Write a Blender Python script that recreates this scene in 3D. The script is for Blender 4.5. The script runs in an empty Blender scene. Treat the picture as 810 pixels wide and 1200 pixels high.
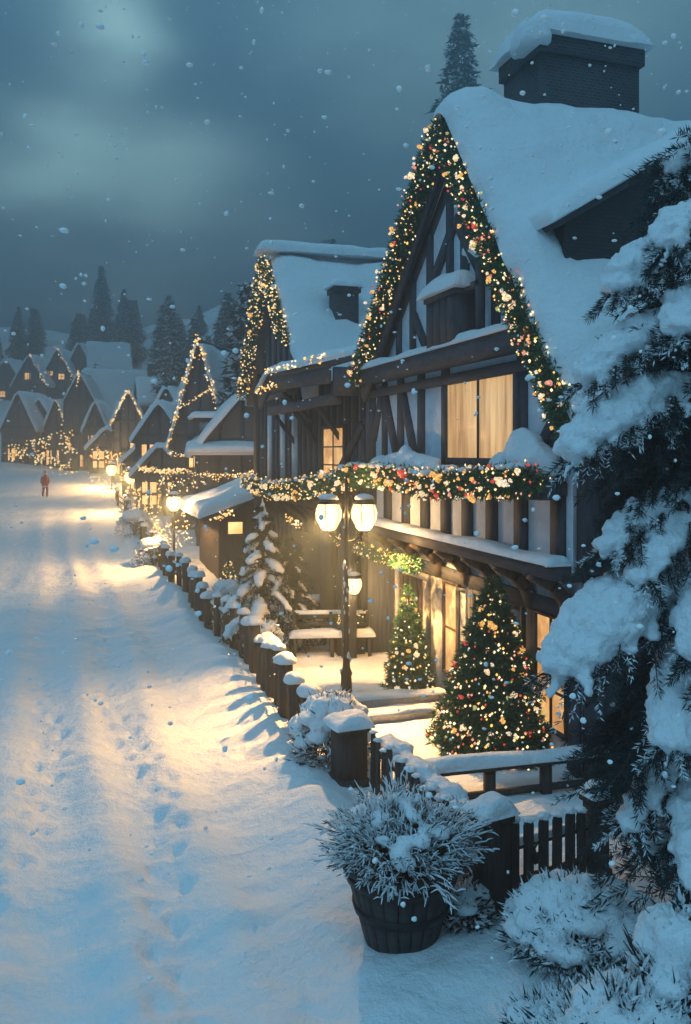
import bpy, math, random
import numpy as np
from mathutils import Vector

# World frame: +Y runs along the village street, +X across it towards the houses, Z up (metres).
sc = bpy.context.scene
COL = sc.collection
R = math.radians
rng = np.random.default_rng(7)
random.seed(7)
YAW = math.atan(.325)
CY, SY = math.cos(YAW), math.sin(YAW)

def at(px, py, k):
    """point seen at (px, py) of the 810x1200 picture, k metres in front of the camera"""
    u = (px - 405) / 1000; v = (530 - py) / 1000
    return Vector(((u*CY + SY)*k, (-u*SY + CY)*k, 5 + v*k))

# ------------------------------------------------------------------ materials
def nd(nt, typ, **kw):
    n = nt.nodes.new(typ)
    for a, b in kw.items():
        if a in n.inputs: n.inputs[a].default_value = b
        else: setattr(n, a, b)
    return n

def mat(name, col, rough=.7, scale=(6, 6, 6), var=.35, nscale=1.0, bump=0.0, bscale=20, metal=0.0, col2=None, spec=.3):
    m = bpy.data.materials.new(name); m.use_nodes = True
    nt = m.node_tree; b = nt.nodes['Principled BSDF']
    tc = nd(nt, 'ShaderNodeTexCoord'); mp = nd(nt, 'ShaderNodeMapping'); mp.inputs['Scale'].default_value = scale
    nt.links.new(tc.outputs['Object'], mp.inputs['Vector'])
    nz = nd(nt, 'ShaderNodeTexNoise', Scale=nscale, Detail=6.0, Roughness=.6)
    nt.links.new(mp.outputs[0], nz.inputs['Vector'])
    rp = nd(nt, 'ShaderNodeValToRGB')
    lo = [c*(1-var) for c in col]; hi = [min(1, c*(1+var)) for c in (col2 or col)]
    rp.color_ramp.elements[0].position = .3; rp.color_ramp.elements[1].position = .7
    rp.color_ramp.elements[0].color = (*lo, 1); rp.color_ramp.elements[1].color = (*hi, 1)
    nt.links.new(nz.outputs['Fac'], rp.inputs[0]); nt.links.new(rp.outputs[0], b.inputs['Base Color'])
    b.inputs['Roughness'].default_value = rough; b.inputs['Metallic'].default_value = metal
    b.inputs['Specular IOR Level'].default_value = spec
    if bump:
        n2 = nd(nt, 'ShaderNodeTexNoise', Scale=bscale, Detail=5.0)
        nt.links.new(mp.outputs[0], n2.inputs['Vector'])
        bp = nd(nt, 'ShaderNodeBump', Strength=bump, Distance=.03)
        nt.links.new(n2.outputs['Fac'], bp.inputs['Height']); nt.links.new(bp.outputs[0], b.inputs['Normal'])
    return m

def emit(name, col, s, sample=False):
    m = bpy.data.materials.new(name); m.use_nodes = True
    nt = m.node_tree; b = nt.nodes['Principled BSDF']
    b.inputs['Base Color'].default_value = (*[c*.5 for c in col], 1)
    b.inputs['Emission Color'].default_value = (*col, 1); b.inputs['Emission Strength'].default_value = s
    m.cycles.emission_sampling = 'AUTO' if sample else 'NONE'
    return m

def lit_window(name, c0, c1, s, scale):
    """a curtained window with the room light on behind it"""
    m = bpy.data.materials.new(name); m.use_nodes = True
    nt = m.node_tree; b = nt.nodes['Principled BSDF']
    tc = nd(nt, 'ShaderNodeTexCoord'); mp = nd(nt, 'ShaderNodeMapping'); mp.inputs['Scale'].default_value = scale
    nt.links.new(tc.outputs['Object'], mp.inputs['Vector'])
    nz = nd(nt, 'ShaderNodeTexNoise', Scale=1.0, Detail=4.0, Roughness=.6)
    nt.links.new(mp.outputs[0], nz.inputs['Vector'])
    rp = nd(nt, 'ShaderNodeValToRGB')
    rp.color_ramp.elements[0].position = .33; rp.color_ramp.elements[1].position = .66
    rp.color_ramp.elements[0].color = (*c0, 1); rp.color_ramp.elements[1].color = (*c1, 1)
    nt.links.new(nz.outputs['Fac'], rp.inputs[0])
    b.inputs['Base Color'].default_value = (.3, .22, .14, 1); b.inputs['Roughness'].default_value = .4
    nt.links.new(rp.outputs[0], b.inputs['Emission Color']); b.inputs['Emission Strength'].default_value = s
    return m

def snow_mat():
    m = bpy.data.materials.new('snow'); m.use_nodes = True
    nt = m.node_tree; b = nt.nodes['Principled BSDF']
    b.inputs['Base Color'].default_value = (.84, .87, .9, 1); b.inputs['Roughness'].default_value = .75
    b.inputs['Specular IOR Level'].default_value = .25
    tc = nd(nt, 'ShaderNodeTexCoord')
    n1 = nd(nt, 'ShaderNodeTexNoise', Scale=3.5, Detail=7.0, Roughness=.62)
    n2 = nd(nt, 'ShaderNodeTexNoise', Scale=45.0, Detail=3.0, Roughness=.6)
    nt.links.new(tc.outputs['Object'], n1.inputs['Vector']); nt.links.new(tc.outputs['Object'], n2.inputs['Vector'])
    b1 = nd(nt, 'ShaderNodeBump', Strength=.7, Distance=.14); b2 = nd(nt, 'ShaderNodeBump', Strength=.55, Distance=.016)
    nt.links.new(n1.outputs['Fac'], b1.inputs['Height']); nt.links.new(n2.outputs['Fac'], b2.inputs['Height'])
    nt.links.new(b1.outputs[0], b2.inputs['Normal']); nt.links.new(b2.outputs[0], b.inputs['Normal'])
    return m

def brick_mat(name, c1, c2, mortar, scale):
    m = bpy.data.materials.new(name); m.use_nodes = True
    nt = m.node_tree; b = nt.nodes['Principled BSDF']
    tc = nd(nt, 'ShaderNodeTexCoord')
    sx = nd(nt, 'ShaderNodeSeparateXYZ'); nt.links.new(tc.outputs['Object'], sx.inputs[0])
    ad = nd(nt, 'ShaderNodeMath', operation='ADD'); nt.links.new(sx.outputs[0], ad.inputs[0]); nt.links.new(sx.outputs[1], ad.inputs[1])
    cx = nd(nt, 'ShaderNodeCombineXYZ'); nt.links.new(ad.outputs[0], cx.inputs[0]); nt.links.new(sx.outputs[2], cx.inputs[1])
    br = nd(nt, 'ShaderNodeTexBrick', Scale=scale)
    br.inputs['Color1'].default_value = (*c1, 1); br.inputs['Color2'].default_value = (*c2, 1); br.inputs['Mortar'].default_value = (*mortar, 1)
    br.inputs['Mortar Size'].default_value = .025
    nt.links.new(cx.outputs[0], br.inputs['Vector']); nt.links.new(br.outputs['Color'], b.inputs['Base Color'])
    bp = nd(nt, 'ShaderNodeBump', Strength=.8, Distance=.02); bp.invert = True
    nt.links.new(br.outputs['Fac'], bp.inputs['Height']); nt.links.new(bp.outputs[0], b.inputs['Normal'])
    b.inputs['Roughness'].default_value = .85
    return m

SNOW = snow_mat()
TIMBER = mat('dark_timber', (.058, .064, .082), .8, (5, 5, 1.2), .45, 2.0, .5, 14)
TIMBER_H = mat('dark_timber_beam', (.062, .068, .086), .8, (5, 1.0, 5), .45, 2.0, .5, 14)
PLANK = mat('weathered_plank', (.12, .135, .165), .8, (9, 9, .6), .5, 2.0, .5, 12)
BROWN = mat('brown_wood', (.075, .055, .048), .75, (8, 8, .8), .45, 2.0, .4, 14)
FENCE = mat('fence_wood', (.05, .045, .045), .85, (12, 12, 1.2), .5, 2.0, .6, 10)
TUB = mat('tub_wood', (.04, .036, .038), .6, (3, 3, 8), .4, 2.0, .3, 10)
PLASTER = mat('plaster', (.60, .66, .74), .9, (2, 2, 2), .14, 1.6, .35, 18)
PALE = mat('frosted_stone', (.5, .48, .45), .9, (4, 4, 4), .25, 2.0, .5, 10)
STONE = mat('stone', (.2, .2, .21), .9, (2, 2, 2), .3, 2.0, .6, 8)
WALLFAR = mat('far_house_wall', (.10, .10, .115), .9, (1, 1, .5), .35, 2.0)
METAL = mat('black_iron', (.03, .03, .032), .5, (8, 8, 8), .3, 2.0, .2, 20, metal=.6)
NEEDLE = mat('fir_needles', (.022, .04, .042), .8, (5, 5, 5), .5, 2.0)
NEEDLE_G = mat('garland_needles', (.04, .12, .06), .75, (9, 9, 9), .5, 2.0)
NEEDLE_F = mat('far_needles', (.055, .085, .095), .9, (.6, .6, .6), .4, 2.0)  # haze put into the colour: needles of far firs painted paler
BARK = mat('bark', (.06, .045, .04), .9, (8, 8, 2), .4, 2.0, .6, 8)
TWIG = mat('bare_twig', (.055, .045, .042), .85, (8, 8, 8), .4, 2.0)
BRICK = brick_mat('chimney_brick', (.022, .024, .032), (.06, .058, .068), (.11, .115, .13), 4.0)
SHINGLE = brick_mat('dark_shingle', (.02, .022, .03), (.035, .037, .046), (.012, .012, .016), 4.0)
GLASSD = mat('frosted_glass', (.26, .30, .35), .3, (2, 2, 2), .25, 1.5)
WIN_MAIN = lit_window('lit_curtain', (.42, .20, .065), (.95, .60, .27), .95, (7, 7, .5))
WIN_LOW = lit_window('lit_window', (.48, .21, .06), (.98, .56, .22), 1.2, (2.2, 2.2, 2.2))
WIN_FAR = lit_window('lit_far_window', (.8, .33, .08), (1.0, .62, .26), 2.2, (1.5, 1.5, 1.5))
RED = mat('red_cloth', (.35, .03, .03), .9, (9, 9, 9), .2); DARKCLOTH = mat('dark_cloth', (.03, .03, .035), .9)
SKIN = mat('skin', (.5, .32, .25), .6, var=.05); FURW = mat('white_fur', (.75, .75, .75), .95, var=.05)
LIGHTS = [emit('bulb_warm_white', (1, .74, .38), 2.0), emit('bulb_amber', (1, .52, .13), 1.9),
          emit('bulb_cream', (1, .84, .58), 1.5), emit('bulb_pink', (1, .40, .27), 1.1),
          emit('bulb_red', (.9, .09, .07), .9), emit('bulb_yellow_green', (.55, .7, .18), .9)]
def petal(name, c, s):
    """blossom bauble made to glow as a bulb; mottle stands in for shading"""
    m = bpy.data.materials.new(name); m.use_nodes = True; nt = m.node_tree; b = nt.nodes['Principled BSDF']
    tc = nd(nt, 'ShaderNodeTexCoord'); nz = nd(nt, 'ShaderNodeTexNoise', Scale=2.2, Detail=3.0); nt.links.new(tc.outputs['Object'], nz.inputs['Vector'])
    rp = nd(nt, 'ShaderNodeValToRGB'); rp.color_ramp.elements[0].position = .36; rp.color_ramp.elements[1].position = .62
    rp.color_ramp.elements[0].color = (c[0]*.42, c[1]*.28, c[2]*.22, 1); rp.color_ramp.elements[1].color = (*c, 1)
    nt.links.new(nz.outputs['Fac'], rp.inputs[0]); nt.links.new(rp.outputs[0], b.inputs['Emission Color']); b.inputs['Emission Strength'].default_value = s*1.25
    b.inputs['Base Color'].default_value = (*[q*.5 for q in c], 1); m.cycles.emission_sampling = 'NONE'; return m
PETALS = [petal('blossom_cream', (1, .80, .5), 1.05), petal('blossom_gold', (1, .56, .16), 1.0), petal('blossom_ivory', (1, .86, .66), 1.0),
          petal('blossom_pink', (1, .42, .30), .85), petal('blossom_red', (.85, .10, .08), .8), petal('blossom_lime', (.6, .66, .25), .7)]
W_MIX = [.27, .27, .17, .11, .11, .07]
W_WARM = [.42, .40, .14, .02, .0, .02]

# ------------------------------------------------------------------ mesh helpers
def ico(n):
    import bmesh
    bm = bmesh.new(); bmesh.ops.create_icosphere(bm, subdivisions=n, radius=1)
    bm.verts.ensure_lookup_table()
    v = np.array([p.co[:] for p in bm.verts]); f = np.array([[q.index for q in g.verts] for g in bm.faces]); bm.free()
    return v, f
ICO = {n: ico(n) for n in (1, 2, 3)}
OCT = (np.array([[1, 0, 0], [-1, 0, 0], [0, 1, 0], [0, -1, 0], [0, 0, 1], [0, 0, -1]], float),
       np.array([[0, 2, 4], [2, 1, 4], [1, 3, 4], [3, 0, 4], [2, 0, 5], [1, 2, 5], [3, 1, 5], [0, 3, 5]]))

def wob(p, seed, f=1.0):
    """cheap smooth pseudo noise, about -1..1"""
    q = np.asarray(p)*f; s = seed*1.37
    a = np.sin(q[..., 0]*1.7 + q[..., 1]*1.1 + q[..., 2]*.9 + s) + np.sin(q[..., 0]*-1.2 + q[..., 1]*2.1 + q[..., 2]*1.6 + 2.1*s)
    b = np.sin(q[..., 0]*3.1 + q[..., 1]*-2.6 + q[..., 2]*2.9 + 1.3*s)*.6 + np.sin(q[..., 0]*4.9 + q[..., 1]*4.3 + q[..., 2]*-5.3 + .7*s)*.35
    return (a + b)/2.4

def unit(v):
    v = np.asarray(v, float); return v/(np.linalg.norm(v) + 1e-9)

class MB:
    def __init__(s, off=(0, 0, 0)):
        s.v = []; s.f = {3: [], 4: []}; s.m = {3: [], 4: []}; s.n = 0; s.off = np.array(off, float); s.mi = 0
    def add(s, v, f, mi=None):
        v = np.asarray(v, float).reshape(-1, 3); f = np.asarray(f, int)
        s.v.append(v - s.off); s.f[f.shape[1]].append(f + s.n); s.n += len(v)
        s.m[f.shape[1]].append(np.full(len(f), s.mi if mi is None else mi))
    def box(s, a, b, jit=0):
        a = np.minimum(a, b).astype(float) if False else np.array(a, float); b = np.array(b, float)
        lo = np.minimum(a, b); hi = np.maximum(a, b)
        v = np.array([[x, y, z] for x in (lo[0], hi[0]) for y in (lo[1], hi[1]) for z in (lo[2], hi[2])])
        if jit: v = v + rng.normal(0, jit, v.shape)
        s.add(v, [[0, 1, 3, 2], [4, 6, 7, 5], [0, 4, 5, 1], [2, 3, 7, 6], [0, 2, 6, 4], [1, 5, 7, 3]])
    def bar(s, p, q, w, h, up=(0, 0, 1)):
        p = np.array(p, float); q = np.array(q, float); d = unit(q - p); x = np.cross(d, up)
        x = unit(x) if np.linalg.norm(x) > 1e-6 else np.array([1., 0, 0]); y = np.cross(x, d)
        v = [c + x*a*w/2 + y*b*h/2 for c in (p, q) for a, b in ((-1, -1), (1, -1), (1, 1), (-1, 1))]
        s.add(v, [[0, 1, 2, 3], [7, 6, 5, 4], [0, 4, 5, 1], [1, 5, 6, 2], [2, 6, 7, 3], [3, 7, 4, 0]])
    def tube(s, pts, rad, n=8, cap=True):
        pts = np.array(pts, float); k = len(pts)
        if np.isscalar(rad): rad = [rad]*k
        d = np.gradient(pts, axis=0); vs = []
        x0 = np.array([1., 0, 0]) if abs(unit(d[0])[0]) < .8 else np.array([0, 1., 0])
        for i in range(k):
            t = unit(d[i]); x0 = unit(x0 - t*np.dot(x0, t)); y = np.cross(t, x0)
            for j in range(n):
                a = 2*math.pi*j/n; vs.append(pts[i] + rad[i]*(x0*math.cos(a) + y*math.sin(a)))
        f = [[i*n + j, i*n + (j+1) % n, (i+1)*n + (j+1) % n, (i+1)*n + j] for i in range(k-1) for j in range(n)]
        s.add(vs, f)
        if cap:
            for c, o, fl in ((pts[0], 0, 1), (pts[-1], (k-1)*n, 0)):
                ring = vs[o:o+n]; s.add([c] + ring, [[0, 1+(j+1) % n, 1+j] if fl else [0, 1+j, 1+(j+1) % n] for j in range(n)])
    def lathe(s, c, prof, n=20):
        c = np.array(c, float); k = len(prof)
        vs = [c + [r*math.cos(2*math.pi*j/n), r*math.sin(2*math.pi*j/n), z] for r, z in prof for j in range(n)]
        s.add(vs, [[i*n + j, i*n + (j+1) % n, (i+1)*n + (j+1) % n, (i+1)*n + j] for i in range(k-1) for j in range(n)])
    def ball(s, c, r, n=2, noise=0, seed=0, f=2.0, mi=None, flat=None):
        v, fc = ICO[n] if n else OCT; r = np.ones(3)*r; p = v*r
        if noise: p = p*(1 + noise*wob(v*1.0 + np.array(c)*3.1, seed, f))[:, None]
        if flat is not None: p[:, 2] = np.maximum(p[:, 2], -flat)
        s.add(p + np.array(c), fc, mi)
    def prism(s, prof, d0, d1, axis=0):
        """closed outline in the other two axes extruded from d0 to d1 along axis"""
        n = len(prof); o = [i for i in range(3) if i != axis]
        def pt(p, d):
            q = [0, 0, 0]; q[axis] = d; q[o[0]] = p[0]; q[o[1]] = p[1]; return q
        vs = [pt(p, d0) for p in prof] + [pt(p, d1) for p in prof]
        s.add(vs, [[i, (i+1) % n, n + (i+1) % n, n + i] for i in range(n)])
        cx = np.mean(np.array(prof), axis=0)
        for o2, d in ((0, d0), (n, d1)):
            s.add([pt(cx, d)] + vs[o2:o2+n], [[0, 1+i, 1+(i+1) % n] for i in range(n)])
    def blades(s, base, tip, w, mi=None):
        """thin tapered leaves: (N,3) base and tip points"""
        base = np.asarray(base, float); tip = np.asarray(tip, float); d = tip - base
        r = rng.normal(size=d.shape); x = np.cross(d, r); x /= np.linalg.norm(x, axis=1)[:, None] + 1e-9
        w = np.broadcast_to(np.asarray(w, float), (len(d),))[:, None]
        mid = base + d*.45; v = np.stack([base, mid + x*w/2, tip, mid - x*w/2], axis=1).reshape(-1, 3)
        i = np.arange(len(d))[:, None]*4
        s.add(v, i + np.array([[0, 1, 2, 3]]), mi)
    def lights(s, pts, r, mix, n=0):
        v, f = ICO[1] if n else OCT; pts = np.asarray(pts); m = rng.choice(len(mix), len(pts), p=np.array(mix)/sum(mix))
        for p, c in zip(pts, m): s.add(v*r*rng.uniform(.6, 1.35) + p, f, int(c))
    def build(s, name, mats, parent=None, smooth=False):
        me = bpy.data.meshes.new(name)
        if s.v:
            V = np.concatenate(s.v); loops = []; tot = []; mi = []
            for k in (3, 4):
                if s.f[k]:
                    F = np.concatenate(s.f[k]); loops.append(F.ravel()); tot.append(np.full(len(F), k)); mi.append(np.concatenate(s.m[k]))
            L = np.concatenate(loops); T = np.concatenate(tot); M = np.concatenate(mi)
            me.vertices.add(len(V)); me.vertices.foreach_set('co', V.ravel().astype(np.float32))
            me.loops.add(len(L)); me.loops.foreach_set('vertex_index', L.astype(np.int32))
            me.polygons.add(len(T)); st = np.concatenate([[0], np.cumsum(T)[:-1]])
            me.polygons.foreach_set('loop_start', st.astype(np.int32)); me.polygons.foreach_set('material_index', M.astype(np.int32))
            if smooth: me.polygons.foreach_set('use_smooth', np.ones(len(T), bool))
            me.update(calc_edges=True)
        for m in (mats if isinstance(mats, (list, tuple)) else [mats]): me.materials.append(m)
        o = bpy.data.objects.new(name, me); COL.objects.link(o)
        if parent is not None: o.parent = parent
        elif s.off.any(): o.location = s.off
        return o

def tag(o, label=None, cat=None, group=None, kind=None):
    if label: o['label'] = label
    if cat: o['category'] = cat
    if group: o['group'] = group
    if kind: o['kind'] = kind
    return o

def thing(name, label, cat, loc=(0, 0, 0), rotz=0, group=None):
    o = bpy.data.objects.new(name, None); COL.objects.link(o)
    o.location = loc; o.rotation_euler = (0, 0, rotz); o.empty_display_size = .2
    return tag(o, label, cat, group)

def copy_tree(o, parent=None):
    c = o.copy(); COL.objects.link(c); c.parent = parent
    for ch in list(o.children): copy_tree(ch, c)
    return c

def blobs(o, vox=.04, disp=.05, dscale=.35, smooth=3):
    """fuse overlapping lumps into one snow mass"""
    m = o.modifiers.new('fuse', 'REMESH'); m.mode = 'VOXEL'; m.voxel_size = vox; m.use_smooth_shade = True
    if disp:
        t = bpy.data.textures.get('lump%.2f' % dscale) or bpy.data.textures.new('lump%.2f' % dscale, 'CLOUDS'); t.noise_scale = dscale; t.noise_depth = 3
        d = o.modifiers.new('lump', 'DISPLACE'); d.texture = t; d.strength = disp; d.mid_level = .5
    s = o.modifiers.new('soften', 'SMOOTH'); s.factor = .5; s.iterations = smooth
    if vox <= .04:
        t = bpy.data.textures.get('crust') or bpy.data.textures.new('crust', 'CLOUDS'); t.noise_scale = .055; t.noise_depth = 2
        d = o.modifiers.new('crust', 'DISPLACE'); d.texture = t; d.strength = .05; d.mid_level = .5
    return o

def edge_samples(L, r, step):
    a = [0, .06*r, .18*r, .4*r, .7*r, r]
    if 2*r >= L*.98: r2 = L/2; a = [x*r2/r for x in a]; r = r2; mid = []
    else: mid = list(np.linspace(r, L - r, max(2, int((L-2*r)/step)+2))[1:-1])
    return np.array(a + mid + [L - x for x in reversed(a)] if mid or 2*r < L*.98 else a + [L - x for x in reversed(a[:-1])])

def snow_sheet(mb, grid, th, noise=.04, seed=0, rU=None, up=None, lump=1.2):
    """grid (n,m,3): surface the snow lies on; raised along its normal with rounded edges"""
    n, m, _ = grid.shape
    du = np.gradient(grid, axis=0); dv = np.gradient(grid, axis=1); nr = np.cross(du, dv); nr /= np.linalg.norm(nr, axis=2)[..., None] + 1e-9
    if nr[..., 2].mean() < 0: nr = -nr
    if up is not None: nr = nr*(1-up) + np.array([0, 0, 1.])*up
    su = np.concatenate([[0], np.cumsum(np.linalg.norm(np.diff(grid, axis=0), axis=2).mean(1))])
    sv = np.concatenate([[0], np.cumsum(np.linalg.norm(np.diff(grid, axis=1), axis=2).mean(0))])
    r = rU or th
    def prof(q):
        d = np.minimum(q, q[-1] - q); t = np.clip(d/r, 0, 1); return np.sqrt(np.clip(1 - (1-t)**2, 0, 1))
    e = prof(su)[:, None]*prof(sv)[None, :]
    h = e*(th + noise*wob(grid, seed, lump) + .4*noise*wob(grid, seed+3, lump*3.3))
    top = grid + nr*h[..., None]
    edge = 1 - e
    top = top + (edge*noise*.9*wob(grid, seed+5, 2.4))[..., None]*np.array([1, 1, .4])
    bot = grid - nr*.02
    idx = np.arange(n*m).reshape(n, m)
    q = np.stack([idx[:-1, :-1], idx[1:, :-1], idx[1:, 1:], idx[:-1, 1:]], -1).reshape(-1, 4)
    mb.add(np.concatenate([top.reshape(-1, 3), bot.reshape(-1, 3)]), np.concatenate([q, q[:, ::-1] + n*m]))
    ring = list(idx[0, :]) + list(idx[1:, -1]) + list(idx[-1, -2::-1]) + list(idx[-2:0:-1, 0])
    v = np.concatenate([top.reshape(-1, 3), bot.reshape(-1, 3)])
    rv = np.concatenate([v[ring], v[[x + n*m for x in ring]]]); k = len(ring)
    mb.add(rv, [[i, (i+1) % k, k + (i+1) % k, k + i] for i in range(k)])

def snow_quad(mb, a, b, c, d, th, step=.3, noise=.04, seed=0, **kw):
    a, b, c, d = [np.array(p, float) for p in (a, b, c, d)]
    U = edge_samples(np.linalg.norm(b - a), th, step); V = edge_samples(np.linalg.norm(d - a), th, step)
    u = (U/U[-1])[:, None, None]; v = (V/V[-1])[None, :, None]
    g = a*(1-u)*(1-v) + b*u*(1-v) + c*u*v + d*(1-u)*v
    snow_sheet(mb, g, th, noise, seed, **kw)

def snow_lump(mb, c, r, seed=0, n=3, noise=.18):
    mb.ball(c, r, n, noise, seed, 2.2, flat=r[2]*.25 if not np.isscalar(r) else r*.25)

# ------------------------------------------------------------------ ground
def smooth(t): t = np.clip(t, 0, 1); return t*t*(3 - 2*t)
def softp(x, w): return np.where(x > w, x - w/2, np.where(x < 0, 0, x*x/(2*w)))
TRAIL = []
for i in range(44):
    y = 7.0 + i*.42; x = 1.15 - .045*max(0, y - 12) + .22*math.sin(y*.6) + (.14 if i % 2 else -.16) + rng.normal(0, .05); TRAIL.append((x, y))
for i in range(22):
    y = 9.5 + i*.5; x = -.55 + .25*math.sin(y*.5) + (.15 if i % 2 else -.15) + rng.normal(0, .07); TRAIL.append((x, y))
for i in range(12):
    y = 19 + i*.45; x = 2.3 - .05*i + (.14 if i % 2 else -.14) + rng.normal(0, .06); TRAIL.append((x, y))

def ground_h(x, y, fine=True):
    x = np.asarray(x, float); y = np.asarray(y, float)
    Y = x*SY + y*CY; X = x*CY - y*SY; u = X/np.maximum(Y, 25)
    z = .055*(softp(y - 33, 8) - softp(y - 97, 8))
    st = 92 - 34*smooth((u + .30)/.22); sl = .40 + .06*smooth((u + .02)/.2)
    z = z + sl*(softp(Y - st, 10) - softp(Y - st - 55, 25)) + .02*softp(np.abs(x) - 14, 10)*smooth((Y-20)/40)
    P = np.stack([x, y, np.zeros_like(x)], -1)
    far = smooth((Y - 50)/50)
    z = z + far*wob(P, 4, .09)*1.0
    if fine:
        near = 1 - smooth((Y - 30)/40)
        # drift against the street fence, ploughed street edges, ruts
        fx = 3.75 + .12*np.sin(y*.45)
        z = z + near*(.30*np.exp(-((x - fx + .35)/.55)**2)*smooth((y - 7)/4)*(.75 + .25*np.sin(y*1.3)))
        for cx, d, w in ((1.1, .085, .38), (-.25, .10, .42), (-1.9, .06, .5), (2.2, .05, .4)):
            c = cx + .18*np.sin(y*.22 + cx) - .012*np.clip(y - 12, 0, 40)
            z = z - near*d*np.exp(-((x - c)/w)**2)*(.8 + .3*np.sin(y*1.1 + cx*3)) + near*d*.45*(np.exp(-((x - c - w*1.5)/(w*.7))**2) + np.exp(-((x - c + w*1.5)/(w*.7))**2))
        Q = np.stack([x*.55 + .4*np.sin(y*.35), y*1.5, 0*x], -1)
        z = z + near*(.045*wob(Q, 1, 1.1) + .026*wob(Q, 2, 2.6) + .013*wob(Q, 9, 6.5))
        z = z + near*.05*wob(P, 6, .45)
        # raised bed by the tree and heap in the front garden
        z = z + .10*np.exp(-(((x - 6.6)/1.3)**2 + ((y - 12.9)/1.1)**2)) + .35*np.exp(-(((x - 4.9)/.8)**2 + ((y - 7.0)/.7)**2))
    return z
def gz(x, y): return float(ground_h(np.array([x]), np.array([y]))[0])

def build_ground():
    ys = np.concatenate([np.arange(-14, 4, .7), np.arange(4, 26, .085), np.arange(26, 60, .33), np.arange(60, 186, 1.4)])
    xs = np.concatenate([np.arange(-112, -8, 2.2), np.arange(-8, 8.2, .085), np.arange(8.2, 20, .4), np.arange(20, 152, 2.2)])
    Xg, Yg = np.meshgrid(xs, ys); Z = ground_h(Xg, Yg)
    for tx, ty in TRAIL:
        iy = np.where(abs(ys - ty) < .6)[0]; ix = np.where(abs(xs - tx) < .6)[0]
        if len(iy) and len(ix):
            s = np.ix_(iy, ix); d2 = ((Xg[s] - tx)/.10)**2 + ((Yg[s] - ty)/.17)**2
            Z[s] += -.075*np.exp(-d2**2.2) + .022*np.exp(-(np.sqrt(d2) - 1.7)**2/.25)
    n, m = Xg.shape; idx = np.arange(n*m).reshape(n, m)
    mb = MB(); mb.add(np.stack([Xg, Yg, Z], -1).reshape(-1, 3), np.stack([idx[:-1, :-1], idx[:-1, 1:], idx[1:, 1:], idx[1:, :-1]], -1).reshape(-1, 4))
    tag(mb.build('snow_ground', SNOW, None, True), 'snow covered street and hillside with footprints and sledge ruts', 'ground', kind='structure')
build_ground()

# ------------------------------------------------------------------ garlands and lights
def make_bulbs():
    A, B = [], []
    for i in range(6):
        m = MB(); g = np.random.default_rng(i); m.ball((0, 0, 0), .62, 1, .1)
        for j in range(9): d = unit(g.normal(size=3)); m.ball(d*.62, g.uniform(.3, .48), 1, .15, j)
        o = m.build('bulb', PETALS[i], None, True); A.append(o.data); bpy.data.objects.remove(o)
        m = MB(); m.ball((0, 0, 0), (.8, .8, 1.15), 1); o = m.build('bulb', LIGHTS[i], None, True); B.append(o.data); bpy.data.objects.remove(o)
    return A, B
BLOSSOM, BULB = make_bulbs()
def bulb(kind, par, loc, r):
    o = bpy.data.objects.new('bulb', kind); COL.objects.link(o); o.parent = par; o.location = loc; o.scale = (r, r, r); o.rotation_euler = tuple(rng.uniform(0, 6.28, 3)); return o
def pick(mix): return int(rng.choice(6, p=np.array(mix)/sum(mix)))

def path_pts(pts, n):
    pts = np.array(pts, float); s = np.concatenate([[0], np.cumsum(np.linalg.norm(np.diff(pts, axis=0), axis=1))])
    q = rng.uniform(0, s[-1], n); return np.stack([np.interp(q, s, pts[:, i]) for i in range(3)], -1)

def ball_pts(n, r):
    v = rng.normal(size=(n, 3)); v /= np.linalg.norm(v, axis=1)[:, None]; return v*r*rng.uniform(.55, 1, (n, 1))

def garland(label, pts, rad, nblade, nbulb, nfairy, rb=.06, rf=.02, mix=W_MIX, group='lit garlands on the houses', squash=(1, 1, 1), snow=0, name='fir_garland'):
    pts = np.array(pts, float); o = pts[0]; sq = np.array(squash)
    t = thing(name, label, 'garland', o, 0, group)
    mb = MB(o); c = path_pts(pts, nblade); b = c + ball_pts(nblade, rad*.75)*sq; d = rng.normal(size=b.shape) + (b - c)*2.5/rad + [0, 0, -.35]
    d /= np.linalg.norm(d, axis=1)[:, None]; mb.blades(b, b + d*rng.uniform(.07, .16, (nblade, 1)), .03)
    mb.build('foliage', NEEDLE_G, t)
    mb = MB(o); c = path_pts(pts, nfairy); off = ball_pts(nfairy, rad); off = off/np.linalg.norm(off, axis=1)[:, None]*rad*rng.uniform(.75, 1.1, (nfairy, 1))*sq
    mb.lights(c + off, rf, mix); f = mb.build('fairy_lights', LIGHTS, t); tag(f, kind='stuff')
    seg = np.linspace(0, 1, nbulb); L = np.concatenate([[0], np.cumsum(np.linalg.norm(np.diff(pts, axis=0), axis=1))])
    for i in range(nbulb):
        q = (i + rng.uniform(0, 1))/nbulb*L[-1]; c = np.array([np.interp(q, L, pts[:, j]) for j in range(3)])
        a = rng.uniform(0, 2*math.pi); off = np.array([-abs(math.cos(a))*.9 - .1, rng.normal()*.6, math.sin(a)*.85])*rad*sq
        bulb(BLOSSOM[pick(mix)], t, c + off - o, rb*math.exp(rng.normal(-.15, .38)))
    if snow:
        mb = MB(o); c = path_pts(pts, snow)
        for i, p in enumerate(c): mb.ball(p + np.array([rng.normal()*.1, 0, rad*.75]), np.array([.09, .12, .05])*rng.uniform(.6, 1.5), 1, .2, i)
        mb.build('snow_tufts', SNOW, t, True)
    return t

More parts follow.
